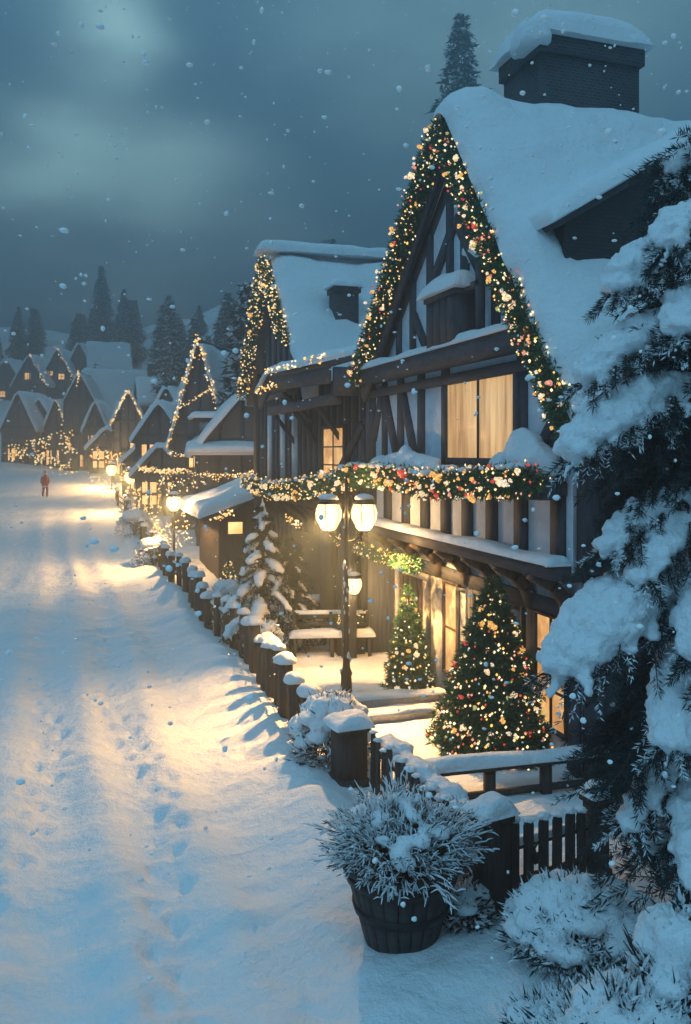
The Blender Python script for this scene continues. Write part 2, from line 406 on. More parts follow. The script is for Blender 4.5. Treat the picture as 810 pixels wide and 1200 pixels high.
def string_lights(label, pts, n, r, spread=.03, mix=W_WARM, cat='string lights', group='strings of fairy lights', wire=True):
    pts = np.array(pts, float); o = pts[0]
    t = thing('string_lights', label, cat, o, 0, group)
    c = path_pts(pts, n) + rng.normal(0, spread, (n, 3))
    for p in c[:100]: bulb(BULB[pick(mix)], t, p - o, r*rng.uniform(.6, 1.35))
    if n > 100: mb = MB(o); mb.lights(c[100:], r, mix); tag(mb.build('bulbs', LIGHTS, t), kind='stuff')
    if wire:
        mb = MB(o); mb.tube(pts, .012, 4, False); mb.build('wire', METAL, t)
    return t

def sag(a, b, d, n=9):
    a, b = np.array(a, float), np.array(b, float); u = np.linspace(0, 1, n)[:, None]
    return a*(1-u) + b*u - np.array([0, 0, 1])*(4*u*(1-u)*d)
# ------------------------------------------------------------------ the main timber-framed house
def slab(mb, a, b, c, d, th):
    """roof boarding: quad a b c d (top face) with thickness downwards"""
    v = [np.array(p, float) for p in (a, b, c, d)]; n = unit(np.cross(v[1]-v[0], v[3]-v[0])); n = n if n[2] > 0 else -n
    w = v + [p - n*th for p in v]
    mb.add(w, [[0, 1, 2, 3], [7, 6, 5, 4], [0, 4, 5, 1], [1, 5, 6, 2], [2, 6, 7, 3], [3, 7, 4, 0]])

def roof_snow_grid(prof, x0, x1, th, step=.35, round_at=None):
    """profile [(y,z)...] across the ridge, swept from x0 to x1; returns the grid"""
    prof = np.array(prof, float); s = np.concatenate([[0], np.cumsum(np.linalg.norm(np.diff(prof, axis=0), axis=1))])
    U = edge_samples(s[-1], th, step); py = np.interp(U, s, prof[:, 0]); pz = np.interp(U, s, prof[:, 1])
    V = edge_samples(abs(x1 - x0), th, step)*np.sign(x1 - x0) + x0
    g = np.zeros((len(U), len(V), 3)); g[..., 0] = V[None, :]; g[..., 1] = py[:, None]; g[..., 2] = pz[:, None]
    return g

def soft_ridge(y0, z0, y1, z1, y2, z2, w=.5, n=7):
    """eave - ridge - eave profile with the ridge rounded over"""
    a, b, c = np.array([y0, z0]), np.array([y1, z1]), np.array([y2, z2])
    p = b + unit(a - b)*w; q = b + unit(c - b)*w; t = np.linspace(0, 1, n)[:, None]
    return np.concatenate([[a], p*(1-t)**2 + 2*b*t*(1-t) + q*t**2, [c]])

H0 = (7.0, 15.0, 0.0)
house = thing('timber_house', 'large timber framed house with steep snowy gable, lit curtained window and jettied upper floor', 'house', H0)
RIDGE = (14.6, 11.4); RE = (10.05, 5.2); LE = (19.45, 6.7)
def hm(): return MB(H0)

m = hm(); m.box((7.5, 11.4, -.4), (15, 19.3, 3.2)); m.build('ground_floor_wall', PLASTER, house)
m = hm(); m.prism([(10.8, 3.2), (19.4, 3.2), (19.4, 6.55), (14.6, 10.9), (10.8, 5.9)], 7.0, 16.5); m.build('upper_wall', PLASTER, house)

F = 6.93
m = hm()
def vst(y, z0, z1, w=.26, x=F, d=.09): m.box((x, y - w/2, z0), (x + d, y + w/2, z1))
for y, w in ((11.15, .34), (12.25, .36), (13.25, .34), (14.2, .36), (15.15, .34), (16.15, .36), (17.2, .34), (18.3, .36), (19.3, .34)): vst(y, 3.36, 4.36, w)
for y, w in ((11.15, .32), (12.2, .24), (15.15, .26), (16.35, .26), (17.5, .26), (18.5, .22), (19.33, .3)): vst(y, 4.54, 6.62 if y > 11.5 else 5.7, w)
for y, z1, w in ((12.3, 7.9, .2), (13.1, 8.9, .22), (14.3, 10.2, .26), (14.95, 10.2, .22), (15.9, 9.4, .22), (16.8, 8.6, .22), (17.6, 7.9, .2)): vst(y, 6.95, z1, w)
def diag(y0, z0, y1, z1, w=.2, x=F): m.bar((x + .03, y0, z0), (x + .03, y1, z1), w, .12, (1, 0, 0))
diag(16.5, 4.6, 17.45, 6.5); diag(18.55, 6.55, 17.6, 4.7); diag(11.3, 5.4, 12.05, 4.65, .18); diag(19.2, 5.3, 18.6, 6.5, .16)
diag(14.65, 9.4, 13.4, 8.0, .24); diag(14.75, 9.3, 15.85, 8.3, .2); diag(16.0, 7.05, 16.7, 7.9, .16)
m.build('wall_studs', TIMBER, house)
m = hm()
m.box((6.72, 10.85, 3.12), (7.3, 19.6, 3.36)); m.box((6.88, 10.95, 4.36), (7.03, 19.55, 4.54)); m.box((6.86, 11.6, 6.30), (7.03, 19.3, 6.48))
m.box((6.55, 11.75, 6.62), (7.2, 19.3, 6.95)); m.box((7.4, 11.35, 2.36), (7.56, 19.35, 2.62)); m.box((7.38, 11.35, 3.0), (7.6, 19.35, 3.12))
m.build('wall_beams', TIMBER_H, house)
m = hm()
snow_quad(m, (6.6, 10.8, 3.36), (6.98, 10.8, 3.36), (6.98, 18.6, 3.36), (6.6, 18.6, 3.36), .11, .3, .035, 3)
snow_quad(m, (6.5, 11.7, 6.95), (7.0, 11.7, 6.95), (7.0, 18.9, 6.95), (6.5, 18.9, 6.95), .13, .3, .04, 5)
m.build('ledge_snow', SNOW, house, True)
for y in (11.6, 12.75, 13.95, 15.15, 16.4, 17.7, 19.1):
    m = hm(); pts = [(7.46, y, 2.42), (7.36, y, 2.7), (7.15, y, 2.92), (6.82, y, 3.1)]
    for a, b in zip(pts, pts[1:]): m.bar(a, np.array(b) + (np.array(b) - np.array(a))*.12, .17, .19, (0, 1, 0))
    m.build('jetty_bracket', BROWN, house)
m = hm()                                                        # ground floor posts
for y, w in ((11.5, .25), (12.75, .26), (15.05, .22), (16.85, .2), (19.2, .34)):
    m = hm(); m.box((7.42, y - w/2, -.4), (7.52, y + w/2, 2.36)); m.build('ground_floor_post', TIMBER, house)
m = hm(); m.box((7.55, 11.3, -.4), (15, 11.39, 3.1)); m.box((7.05, 10.7, 3.2), (15, 10.79, 5.7))
for i in range(20): m.box((7.56 + i*.36, 11.26, -.4), (7.84 + i*.36, 11.31, 3.08)); m.box((7.06 + i*.36, 10.66, 3.22), (7.34 + i*.36, 10.71, 5.6))
m.build('side_boarding', TIMBER, house)
m = hm(); m.box((7.36, 16.28, -.4), (7.56, 16.74, 2.36), .01); m.build('door_pillar', PALE, house)

def window(parent, mbf, x, y0, y1, z0, z1, panemat, fr=.1, bars_y=1, bars_z=0, framemat=TIMBER, depth=.1, name='window'):
    w = mbf()
    for a, b in (((x, y0-fr, z0-fr), (x+depth, y0, z1+fr)), ((x, y1, z0-fr), (x+depth, y1+fr, z1+fr)), ((x, y0, z1), (x+depth, y1, z1+fr)), ((x, y0, z0-fr), (x+depth, y1, z0))): w.box(a, b)
    for i in range(bars_y): yy = y0 + (y1-y0)*(i+1)/(bars_y+1); w.box((x+.02, yy-.022, z0), (x+.07, yy+.022, z1))
    for i in range(bars_z): zz = z0 + (z1-z0)*(i+1)/(bars_z+1); w.box((x+.025, y0, zz-.02), (x+.065, y1, zz+.02))
    o = w.build(name, framemat, parent)
    p = mbf(); p.box((x+.05, y0, z0), (x+depth+.02, y1, z1)); p.build('pane', panemat, o)
    return o
window(house, hm, 6.87, 12.35, 14.95, 4.9, 6.28, WIN_MAIN, .13, 1, 0, TIMBER, .13)
window(house, hm, 7.40, 15.62, 16.2, .5, 2.3, WIN_LOW, .06, 0, 1, BROWN, .1)
window(house, hm, 7.40, 15.18, 15.52, .6, 2.25, GLASSD, .05, 0, 0, TIMBER, .1)
window(house, hm, 7.40, 13.05, 14.85, .5, 2.28, GLASSD, .08, 2, 0, TIMBER, .1)
window(house, hm, 7.40, 11.68, 12.55, .55, 2.32, WIN_LOW, .07, 1, 2, BROWN, .1)
# door with a frosty frame beside the slim lit tree
m = hm()
for a, b in (((7.40, 17.05, -.3), (7.53, 17.3, 2.2)), ((7.40, 18.75, -.3), (7.53, 19.0, 2.2)), ((7.40, 17.05, 2.2), (7.53, 19.0, 2.34))): m.box(a, b, .008)
fr = m.build('door_frame', PALE, house)
m = hm(); m.box((7.44, 17.3, -.3), (7.53, 18.75, 2.2))
for i in range(5): m.box((7.425, 17.32 + i*.29, -.28), (7.45, 17.57 + i*.29, 2.18))
dr = m.build('door', BROWN, house)
m = hm(); m.ball((7.39, 17.5, .95), .05, 2); m.build('handle', METAL, dr)

# window boxes and their snow
m = hm(); m.box((6.5, 10.9, 4.3), (6.86, 18.5, 4.34)); m.box((6.5, 10.9, 4.34), (6.54, 18.5, 4.66)); m.box((6.54, 10.9, 4.34), (6.86, 10.95, 4.66)); m.box((6.54, 18.45, 4.34), (6.86, 18.5, 4.66)); m.box((6.54, 10.95, 4.56), (6.86, 18.45, 4.62))
wb = m.build('window_box', TIMBER_H, house)
m = hm()
for i, (y, z, a, b, h) in enumerate([(15.4, 4.72, .25, .5, .22), (16.0, 4.72, .26, .6, .30), (16.9, 4.75, .26, .7, .28), (17.8, 4.72, .25, .6, .2), (12.1, 4.72, .26, .55, .32), (11.6, 4.8, .26, .5, .55), (11.15, 4.75, .26, .4, .4), (13.2, 4.66, .22, .7, .1), (14.4, 4.66, .22, .7, .1), (16.45, 4.95, .14, .18, .2)]):
    snow_lump(m, (6.66, y, z), np.array([a, b, h]), i)
blobs(m.build('heaped_snow', SNOW, wb, True), .04, .05)

# box hung on the gable with its cap of snow
m = hm(); m.box((6.5, 13.75, 6.98), (6.95, 15.0, 7.9)); m.box((6.46, 13.7, 7.82), (6.95, 15.05, 7.92)); m.box((6.6, 13.9, 6.95), (6.95, 14.9, 6.98))
for i in range(4): m.box((6.485, 13.8 + i*.30, 7.02), (6.51, 14.06 + i*.30, 7.78))
bx = m.build('attic_box', TIMBER, house)
m = hm(); snow_quad(m, (6.36, 13.5, 7.93), (7.0, 13.5, 7.93), (7.0, 15.2, 7.93), (6.36, 15.2, 7.93), .3, .2, .07, 8); m.build('snow_cap', SNOW, bx, True)
m = hm(); m.bar((6.72, 13.2, 6.95), (6.72, 13.2, 8.25), .12, .14); m.box((6.66, 13.14, 7.86), (6.78, 13.7, 7.96)); m.build('box_post', TIMBER, bx)

# roof
XF, XB = 6.7, 17.5
m = hm()
slab(m, (XF, RE[0], RE[1]), (XB, RE[0], RE[1]), (XB, *RIDGE), (XF, *RIDGE), .16); slab(m, (XF, LE[0], LE[1]), (XB, LE[0], LE[1]), (XB, *RIDGE), (XF, *RIDGE), .16)
roof = m.build('roof', TIMBER_H, house)
m = hm()                                                        # barge boards under the garland
for (y, z) in (RE, LE):
    p, q = np.array([XF + .06, y, z - .3]), np.array([XF + .06, RIDGE[0], RIDGE[1] - .42]); m.bar(p, q, .5, .1, (1, 0, 0))
    p, q = np.array([XF + .35, y*.93 + RIDGE[0]*.07, z + .05]), np.array([XF + .35, RIDGE[0], RIDGE[1] - .85]); m.bar(p, q, .3, .14, (1, 0, 0))
m.build('barge_boards', TIMBER, roof)
m = hm(); g = roof_snow_grid(soft_ridge(RE[0] - .15, RE[1] - .15, RIDGE[0], RIDGE[1] + .12, LE[0] + .1, LE[1] - .1, .5), XF - .12, XB, .5, .16)
snow_sheet(m, g, .46, .085, 2, rU=.6, lump=1.3); m.build('roof_snow', SNOW, roof, True)
# chimney astride the ridge
m = hm(); m.box((8.75, 14.6, 9.6), (11.0, 16.1, 13.0)); m.box((8.67, 14.52, 12.8), (11.08, 16.18, 13.15)); ch = m.build('chimney', BRICK, roof)
m = hm(); snow_quad(m, (8.52, 14.35, 13.15), (11.2, 14.35, 13.15), (11.2, 16.35, 13.15), (8.52, 16.35, 13.15), .6, .22, .09, 4, rU=.5)
snow_lump(m, (8.6, 14.75, 13.0), np.array([.3, .5, .45]), 5); m.build('snow_cap', SNOW, ch, True)
# dormer on the slope towards the camera
DY = 11.5
m = hm(); m.prism([(7.3, 8.6), (10.0, 10.15), (12.7, 8.6), (12.7, 6.4), (7.3, 6.4)], DY, DY + 3.0, axis=1); dm = m.build('dormer', SHINGLE, roof)
m = hm(); slab(m, (7.05, DY - .2, 8.52), (7.05, 14.4, 8.52), (10.0, 14.4, 10.25), (10.0, DY - .2, 10.25), .1); slab(m, (12.95, DY - .2, 8.52), (12.95, 14.4, 8.52), (10.0, 14.4, 10.25), (10.0, DY - .2, 10.25), .1); m.build('dormer_roof', TIMBER_H, dm)
m = hm(); pr = soft_ridge(6.95, 8.48, 10.0, 10.3, 13.05, 8.48, .4); g = roof_snow_grid(pr, DY - .27, 14.5, .2, .3); g = g[..., [1, 0, 2]]; snow_sheet(m, g, .24, .07, 12); m.build('dormer_snow', SNOW, dm, True)

# ------------------------------------------------------------------ middle house with the lit gable
H1 = (7.1, 26.5, 0.0)
mid = thing('timber_house', 'plank walled house with narrow lit gable and balcony beyond the large timber framed house', 'house', H1)
def h1(): return MB(H1)
m = h1(); m.box((7.15, 20.1, -.3), (15, 33.0, 4.0)); m.box((7.1, 20.1, 4.0), (15, 33.0, 7.0)); m.prism([(26.7, 7.0), (33.0, 7.0), (33.0, 7.4), (29.5, 11.6), (26.7, 8.6)], 7.1, 15)
m.build('wall', PLANK, mid)
m = h1()
for i, y in enumerate(np.arange(20.3, 33, .62)): w = .2 + .12*((i*7) % 3)/2; m.box((7.03, y - w/2, -.3), (7.16, y + w/2, 7.0))
for y, z in ((27.4, 9.1), (28.3, 10.1), (29.1, 11.0), (29.9, 10.9), (30.8, 9.9), (31.7, 8.8), (32.5, 7.9)): m.box((7.02, y - .14, 7.0), (7.12, y + .14, z))
m.box((6.98, 20.0, 3.3), (7.2, 33.0, 3.6)); m.box((6.98, 26.6, 6.9), (7.2, 33.0, 7.2)); m.bar((7.0, 20.2, 5.7), (7.0, 22.2, 4.4), .2, .12, (1, 0, 0)); m.bar((6.6, 26.8, 6.9), (7.0, 24.8, 5.9), .1, .1)
m.build('wall_studs', TIMBER, mid)
m = h1()
for y in (27.0, 28.6, 30.6): m.box((7.0, y - .28, 3.7), (7.12, y + .28, 6.6))
m.build('pale_boards', PLASTER, mid)
m = h1(); m.box((6.95, 32.4, -.3), (7.2, 33.1, 8.0)); m.build('corner_post', BROWN, mid)
window(mid, h1, 6.9, 21.5, 23.4, 4.15, 5.65, WIN_LOW, .1, 1, 2, BROWN, .1)
window(mid, h1, 6.9, 20.45, 21.25, .9, 2.1, WIN_LOW, .1, 1, 1, BROWN, .12)
m = h1()
Rg = (29.5, 11.85); Rr = (24.6, 6.55); Rl = (33.5, 6.95)
slab(m, (6.75, *Rr), (17, *Rr), (17, *Rg), (6.75, *Rg), .14); slab(m, (6.75, *Rl), (17, *Rl), (17, *Rg), (6.75, *Rg), .14); rf = m.build('roof', TIMBER_H, mid)
m = h1(); g = roof_snow_grid(soft_ridge(Rr[0] - .1, Rr[1] - .1, Rg[0], Rg[1] + .05, Rl[0] + .1, Rl[1] - .1, .8), 6.7, 17, .4, .4); snow_sheet(m, g, .38, .1, 21, rU=.5); m.build('roof_snow', SNOW, rf, True)
m = h1(); snow_quad(m, (6.3, 29.0, 12.05), (11.5, 28.8, 12.05), (11.5, 30.2, 12.05), (6.3, 30.1, 12.05), .42, .35, .06, 23, rU=.4); m.build('ridge_snow', SNOW, rf, True)
m = h1(); m.box((8.3, 26.6, 8.0), (9.1, 27.3, 10.45)); m.box((8.24, 26.52, 10.25), (9.16, 27.38, 10.45)); ch = m.build('chimney', BRICK, rf)
m = h1(); snow_quad(m, (8.15, 26.45, 10.45), (9.25, 26.45, 10.45), (9.25, 27.45, 10.45), (8.15, 27.45, 10.45), .3, .2, .06, 2); m.build('snow_cap', SNOW, ch, True)
# canopy over the balcony
m = h1(); P0 = [(6.0, 20.0, 7.2), (6.0, 26.4, 7.45), (6.0, 28.0, 6.95)]; P1 = [(7.4, 20.0, 7.62), (7.4, 26.4, 7.85), (7.4, 28.0, 7.3)]
for i in range(2): slab(m, P0[i], P0[i+1], P1[i+1], P1[i], .14); m.bar(np.array(P0[i]) + [.08, 0, -.3], np.array(P0[i+1]) + [.08, 0, -.3], .1, .42)
m.box((6.2, 19.95, 6.4), (7.1, 20.1, 7.1)); m.box((6.15, 20.1, 6.2), (6.45, 27.2, 6.45)); can = m.build('canopy', TIMBER_H, mid)
for y in (22.0, 24.5, 27.0): m = h1(); m.bar((6.3, y, 6.3), (7.05, y, 5.3), .1, .12); m.build('canopy_bracket', TIMBER, can)
m = h1()
for i in range(2): snow_quad(m, np.array(P0[i]) + [-.1, 0, .02], np.array(P0[i+1]) + [-.1, .1, .02], P1[i+1], P1[i], .2, .3, .05, 31 + i, rU=.25)
m.build('canopy_snow', SNOW, can, True)
# balcony
m = h1(); m.box((6.45, 20.0, 3.45), (7.1, 31.6, 3.62)); m.box((6.45, 20.0, 3.62), (6.52, 31.6, 3.85))
for y in np.arange(20.2, 31.6, .9): m.bar((6.5, y, 3.45), (7.1, y, 2.8), .12, .12)
bal = m.build('balcony', BROWN, mid)
m = h1(); m.box((6.3, 19.75, 4.22), (7.0, 21.5, 4.32)); m.bar((6.4, 20.0, 4.22), (7.0, 20.0, 3.7), .1, .1); m.bar((6.4, 21.3, 4.22), (7.0, 21.3, 3.7), .1, .1); sh = m.build('window_hood', BROWN, mid)
m = h1(); snow_quad(m, (6.2, 19.65, 4.32), (7.0, 19.65, 4.32), (7.0, 21.6, 4.32), (6.2, 21.6, 4.32), .22, .2, .05, 6); m.build('hood_snow', SNOW, sh, True)
m = h1(); m.box((6.9, 24.0, -.2), (7.2, 26.6, 2.5)); dr = m.build('door', BROWN, mid); m = h1(); m.ball((6.88, 24.3, 1.0), .06, 1); m.build('handle', METAL, dr)
for y in (19.75, 21.6): m = h1(); m.box((6.35, y - .16, -.2), (6.65, y + .16, 3.45)); m.build('porch_post', TIMBER, mid)

# ------------------------------------------------------------------ houses further up the street and on the hill
def cottage(label, x, y, rot, w, d, he, hr, base=None, wins=(), wall=WALLFAR, chim=None, dormer=False, over=.35, th=.35, skirt=1.0, step=.5, lit_door=False):
    """front gable looks along local -x and stands at x = 0"""
    z = gz(x, y) if base is None else base
    t = thing('village_house', label, 'house', (x, y, z), rot, 'houses along the street and up the hill')
    h = w/2
    m = MB(); m.prism([(-h, -skirt), (h, -skirt), (h, he), (0, hr - .1), (-h, he)], 0, d); m.build('wall', wall, t)
    m = MB(); so = over*(hr - he)/h
    for q in (-h, -h*.5, 0, h*.5, h): m.box((-.06, q - .09, 0), (0.0, q + .09, he + (hr - he)*(1 - abs(q)/h) - .15))
    for zz in (he*.5, he): m.box((-.075, -h, zz - .1), (-.002, h, zz + .1))
    m.build('timber_frame', TIMBER, t)
    m = MB()
    for s in (-1, 1): slab(m, (-over, s*(h + over), he - so), (d + over, s*(h + over), he - so), (d + over, 0, hr), (-over, 0, hr), .14)
    rf = m.build('roof', TIMBER_H, t)
    m = MB(); g = roof_snow_grid(soft_ridge(-h - over - .05, he - so - .05, 0, hr + .04, h + over + .05, he - so - .05, min(.5, h*.3)), -over - .1, d + over, th, step)
    snow_sheet(m, g, th, .08, x + y, rU=th*1.2); m.build('roof_snow', SNOW, rf, True)
    for (yy, zz, ww, hh) in wins:
        window(t, MB, -.09, yy - ww/2, yy + ww/2, zz, zz + hh, WIN_FAR, .08, 1, 1, TIMBER, .08)
    for (xx, zz, ww, hh) in (lit_door or ()):                       # windows in the long side towards the street view
        f = MB(); f.box((xx - ww/2 - .08, -h - .08, zz - .08), (xx + ww/2 + .08, -h - .01, zz + hh + .08)); f = f.build('window', TIMBER, t)
        p = MB(); p.box((xx - ww/2, -h - .1, zz), (xx + ww/2, -h - .05, zz + hh)); p.build('pane', WIN_FAR, f)
    m = MB(); m.box((-.1, -h*.55 - .45, 0), (-.01, -h*.55 + .45, 2.0)); m.build('door', BROWN, t)
    if chim:
        cx, cy, cz = chim; m = MB(); m.box((cx - .35, cy - .35, hr - 2), (cx + .35, cy + .35, hr + cz)); c = m.build('chimney', BRICK, rf)
        m = MB(); snow_quad(m, (cx - .45, cy - .45, hr + cz), (cx + .45, cy - .45, hr + cz), (cx + .45, cy + .45, hr + cz), (cx - .45, cy + .45, hr + cz), .25, .2, .04, 1); m.build('snow_cap', SNOW, c, True)
    if dormer:
        dx, dz = dormer; yy = -h*(1 - (dz - he)/(hr - he)); m = MB(); m.box((dx - 1.1, yy - .6, dz - .3), (dx + 1.1, yy + 1.6, dz + .75)); dmr = m.build('dormer', TIMBER, rf)
        m = MB(); m.box((dx - .8, yy - .65, dz), (dx + .8, yy - .58, dz + .55)); m.build('window', GLASSD, dmr)
        m = MB(); snow_quad(m, (dx - 1.4, yy - .9, dz + .75), (dx + 1.4, yy - .9, dz + .75), (dx + 1.4, yy + 1.8, dz + 1.2), (dx - 1.4, yy + 1.8, dz + 1.2), .3, .3, .05, 3); m.build('dormer_snow', SNOW, dmr, True)
    return t

def rake_points(t, w, he, hr, over=.4, lift=0):
    """the two sloping edges of a cottage's front gable, in world space"""
    M = (np.cos(t.rotation_euler.z), np.sin(t.rotation_euler.z)); o = np.array(t.location); h = w/2 + over; so = over*(hr - he)/(w/2)
    L = [(-over - .12, -h, he - so + lift), (-over - .12, 0, hr + lift), (-over - .12, h, he - so + lift)]
    return [o + np.array([a*M[0] - b*M[1], a*M[1] + b*M[0], c]) for a, b, c in L]
def put(px, k, rot, **kw):
    p = at(px, 530, k); return cottage(kw.pop('label'), p.x, p.y, R(rot), **kw)
tower = put(234, 48, 62, label='tall steep gabled house strung with fairy lights, halfway along the street', w=3.1, d=6.5, he=5.3, hr=10.7, wins=[(.35, 3.5, .5, 1.3), (-.7, 1.4, .7, 1.1)], over=.22, th=.22)
dhouse = put(284, 43, 84, label='snowy house with a flat topped dormer just left of the middle plank house', w=4.4, d=5, he=5.0, hr=7.6, dormer=None, wins=[(-1.2, 3.6, .7, .9)], over=.4)
lith = put(187, 56, 72, label='narrow house with a bright row of lit windows left of the tall steep gable', w=3.0, d=5, he=5.0, hr=7.2, wins=[(-.65, 2.9, 1.0, 1.5), (.65, 2.9, 1.0, 1.5), (-.6, .5, .9, 1.6)], over=.3)
litg = put(150, 74, 84, label='small pointed gable outlined with bulbs over a dark house front', w=2.5, d=5, he=5.4, hr=8.0, wins=[(-.5, 2.6, .6, 1.3), (.5, .8, .8, 1.2)], over=.2, th=.25)
bigr = put(100, 97, 2, label='broad house with the largest smooth snow roof on the left', w=11, d=8.5, he=3.2, hr=10.6, chim=(7.2, -1, .9), th=.45, lit_door=[(2, .6, .9, 1.2)])
dark = put(163, 84, 2, label='dark house with a long low snow roof behind the small bulb lit gable', w=5, d=5.0, he=6.3, hr=8.9, over=.3, dormer=(2.5, 7.4))
ha = put(22, 92, 66, label='leftmost pointed house of the lower row at the end of the street', w=3.7, d=6, he=3.9, hr=7.7, wins=[(-.9, 1.2, .8, .6), (.8, .3, .8, 1.3)], over=.25)
hb = put(46, 94, 70, label='narrow house between two pointed houses of the lower row', w=2.4, d=6, he=5.2, hr=7.2, wins=[(-.4, .4, .9, 1.7), (.6, 1.6, .5, .7)], over=.2)
hc = put(66, 93, 66, label='third pointed house of the lower row beside the dark tower', w=2.9, d=6, he=4.0, hr=7.6, wins=[(-.5, .4, 1.0, 1.7), (.8, .4, .6, 1.6)], over=.22)
hd = put(93, 90, 76, label='dark tower house rising above the lower row at the street end', w=3.1, d=5, he=7.6, hr=10.6, wins=[(-.3, .6, .7, 1.2), (.9, 2.3, .4, .7)], over=.12, th=.18)
he_ = put(35, 119, 62, label='upper row house with one bright attic window, furthest left on the hill', w=5.0, d=6, he=2.8, hr=6.8, wins=[(.3, 3.4, .9, .9), (-.9, .3, .8, .9)], over=.3)
hf = put(68, 120, 62, label='upper row house with two lit attic windows on the hill', w=5.2, d=6, he=2.8, hr=7.2, wins=[(-.5, 2.9, 1.0, .8), (1.1, 3.5, .7, .6)], over=.3)
hg = put(93, 121, 70, label='narrow dark gable at the right end of the upper row on the hill', w=3.4, d=6, he=4.6, hr=8.0, wins=[], over=.15)
hh = put(104, 123, 2, label='low house with a long flat snow roof right of the upper row on the hill', w=7, d=5.5, he=3.4, hr=7.4, wins=[], th=.4)
hk = put(126, 79, 80, label='low cottage with glowing windows low down beside the street lamps', w=3.4, d=5, he=2.4, hr=4.2, wins=[(-.8, .5, 1.0, 1.5), (.8, .5, 1.0, 1.5)], over=.25)
hl = put(172, 66, 75, label='low lit cottage behind the fence with strings of bulbs, left of the bright lamp', w=3.6, d=5, he=2.7, hr=4.4, wins=[(-.9, .6, 1.0, 1.6), (.8, .6, 1.0, 1.6)], over=.25)
hm_ = put(8, 121, 62, label='small half seen gable at the very start of the upper row on the hill', w=4.6, d=6, he=2.8, hr=6.0, wins=[(.6, .5, .8, .9)], over=.3)
hn = put(112, 104, 70, label='gabled house peeping over the broad smooth snow roof', w=3.4, d=6, he=5.0, hr=9.6, base=6.2, wins=[(0, 5.6, .7, .8)], over=.25)
ho = put(196, 68, 66, label='steep snowy gable between the long low roof and the tall steep gable', w=3.2, d=6, he=5.6, hr=8.6, wins=[(-.5, 3.4, .8, 1.2)], over=.25)
hp = put(141, 86, 78, label='narrow lit house squeezed behind the second far lamp', w=2.6, d=4, he=4.2, hr=7.0, wins=[(-.4, .8, .7, 1.5), (.5, 2.2, .5, .8)], over=.2)
hq = put(190, 54, 58, label='low wide cottage glowing under the band of bulbs behind the brightest far lamp', w=3.6, d=4, he=2.7, hr=4.5, wins=[(-.95, .7, 1.0, 1.4), (.85, .7, 1.0, 1.4)], over=.3)
hr_ = put(222, 60, 70, label='steep snowy gable half hidden behind the tall steep gable', w=3.0, d=6, he=5.4, hr=9.2, wins=[(-.7, 3.2, .6, 1.0)], over=.25)
hs = put(112, 85, 74, label='narrow pointed house front between the dark tower house and the small bulb lit gable', w=2.2, d=4, he=4.2, hr=6.8, base=None, wins=[(-.4, .7, .7, 1.3), (.45, 2.6, .5, .8)], over=.2)
# a flat topped dormer on the snowy house
M_ = MB(); M_.box((.6, .2, 5.6), (3.0, 2.4, 6.5)); M_ = M_.build('dormer', TIMBER, dhouse)
m = MB(); m.box((.54, .5, 5.85), (.62, 2.1, 6.25)); m.build('window', GLASSD, M_)
m = MB(); snow_quad(m, (.3, 0, 6.5), (3.2, 0, 6.5), (3.2, 2.6, 6.5), (.3, 2.6, 6.5), .3, .3, .04, 2); m.build('dormer_snow', SNOW, M_, True)
m = MB(); snow_quad(m, (-1.0, -2.8, 4.75), (.1, -2.8, 5.15), (.1, 2.8, 5.15), (-1.0, 2.8, 4.75), .25, .3, .05, 3); m.box((-.9, -2.7, 4.6), (0, 2.7, 4.74)); m.build('porch_roof_snow', SNOW, dhouse, True)

# lean-to shed with a lit window beside the middle house
S0 = (5.65, 34.2, 0.0); shed = thing('lean_to_shed', 'brown lean-to shed with a deep snow roof and small lit window', 'shed', (S0[0], S0[1], gz(5.3, 34)))
m = MB(); m.prism([(0, -1), (4.2, -1), (4.2, 4.0), (0, 2.55)], -.6, 4.6, axis=1); m.build('wall', BROWN, shed)
m = MB(); slab(m, (-.7, -1.1, 2.5), (-.7, 5.1, 2.5), (4.3, 5.1, 4.25), (4.3, -1.1, 4.25), .12); rf = m.build('roof', TIMBER_H, shed)
m = MB(); snow_quad(m, (-.85, -1.2, 2.5), (-.85, 5.2, 2.5), (4.3, 5.2, 4.28), (4.3, -1.2, 4.28), .4, .3, .1, 9); m.build('roof_snow', SNOW, rf, True)
m = MB(); m.box((.3, -.68, 1.75), (1.0, -.61, 2.35)); f = m.build('window', TIMBER, shed); m = MB(); m.box((.37, -.7, 1.82), (.93, -.66, 2.28)); m.build('pane', WIN_FAR, f)

# garlands and strings of lights
garland('thick fir garland with cream, red and gold bulbs up both sides of the large gable', [(6.6, 19.3, 6.75), (6.6, 17.0, 8.85), (6.6, 14.6, 11.0), (6.6, 12.4, 8.15), (6.6, 10.2, 5.3)], .30, 26000, 100, 1200, .054, .021)
garland('full fir garland with bulbs and roses of light draped over the window box', [(6.42, 18.4, 4.5), (6.4, 16.6, 4.5), (6.38, 14.7, 4.4), (6.36, 12.8, 4.5), (6.4, 10.95, 4.6)], .28, 22000, 98, 800, .052, .02, squash=(1, 1, 1.05), snow=60)
garland('fir garland full of yellow bulbs along the balcony of the middle plank house', [(6.4, 31.5, 3.9), (6.35, 27.5, 3.75), (6.35, 23.5, 3.95), (6.4, 19.9, 4.35), (6.4, 18.6, 4.5)], .34, 15000, 80, 520, .06, .026, W_WARM, snow=40)
garland('short garland of amber bulbs over the lantern porch and door', sag((6.7, 21.5, 2.75), (6.7, 15.9, 2.7), .05), .17, 3600, 30, 330, .035, .016, W_WARM)
r = [(6.55, 33.3, 7.2), (6.55, 29.5, 11.7), (6.55, 26.5, 8.6)]
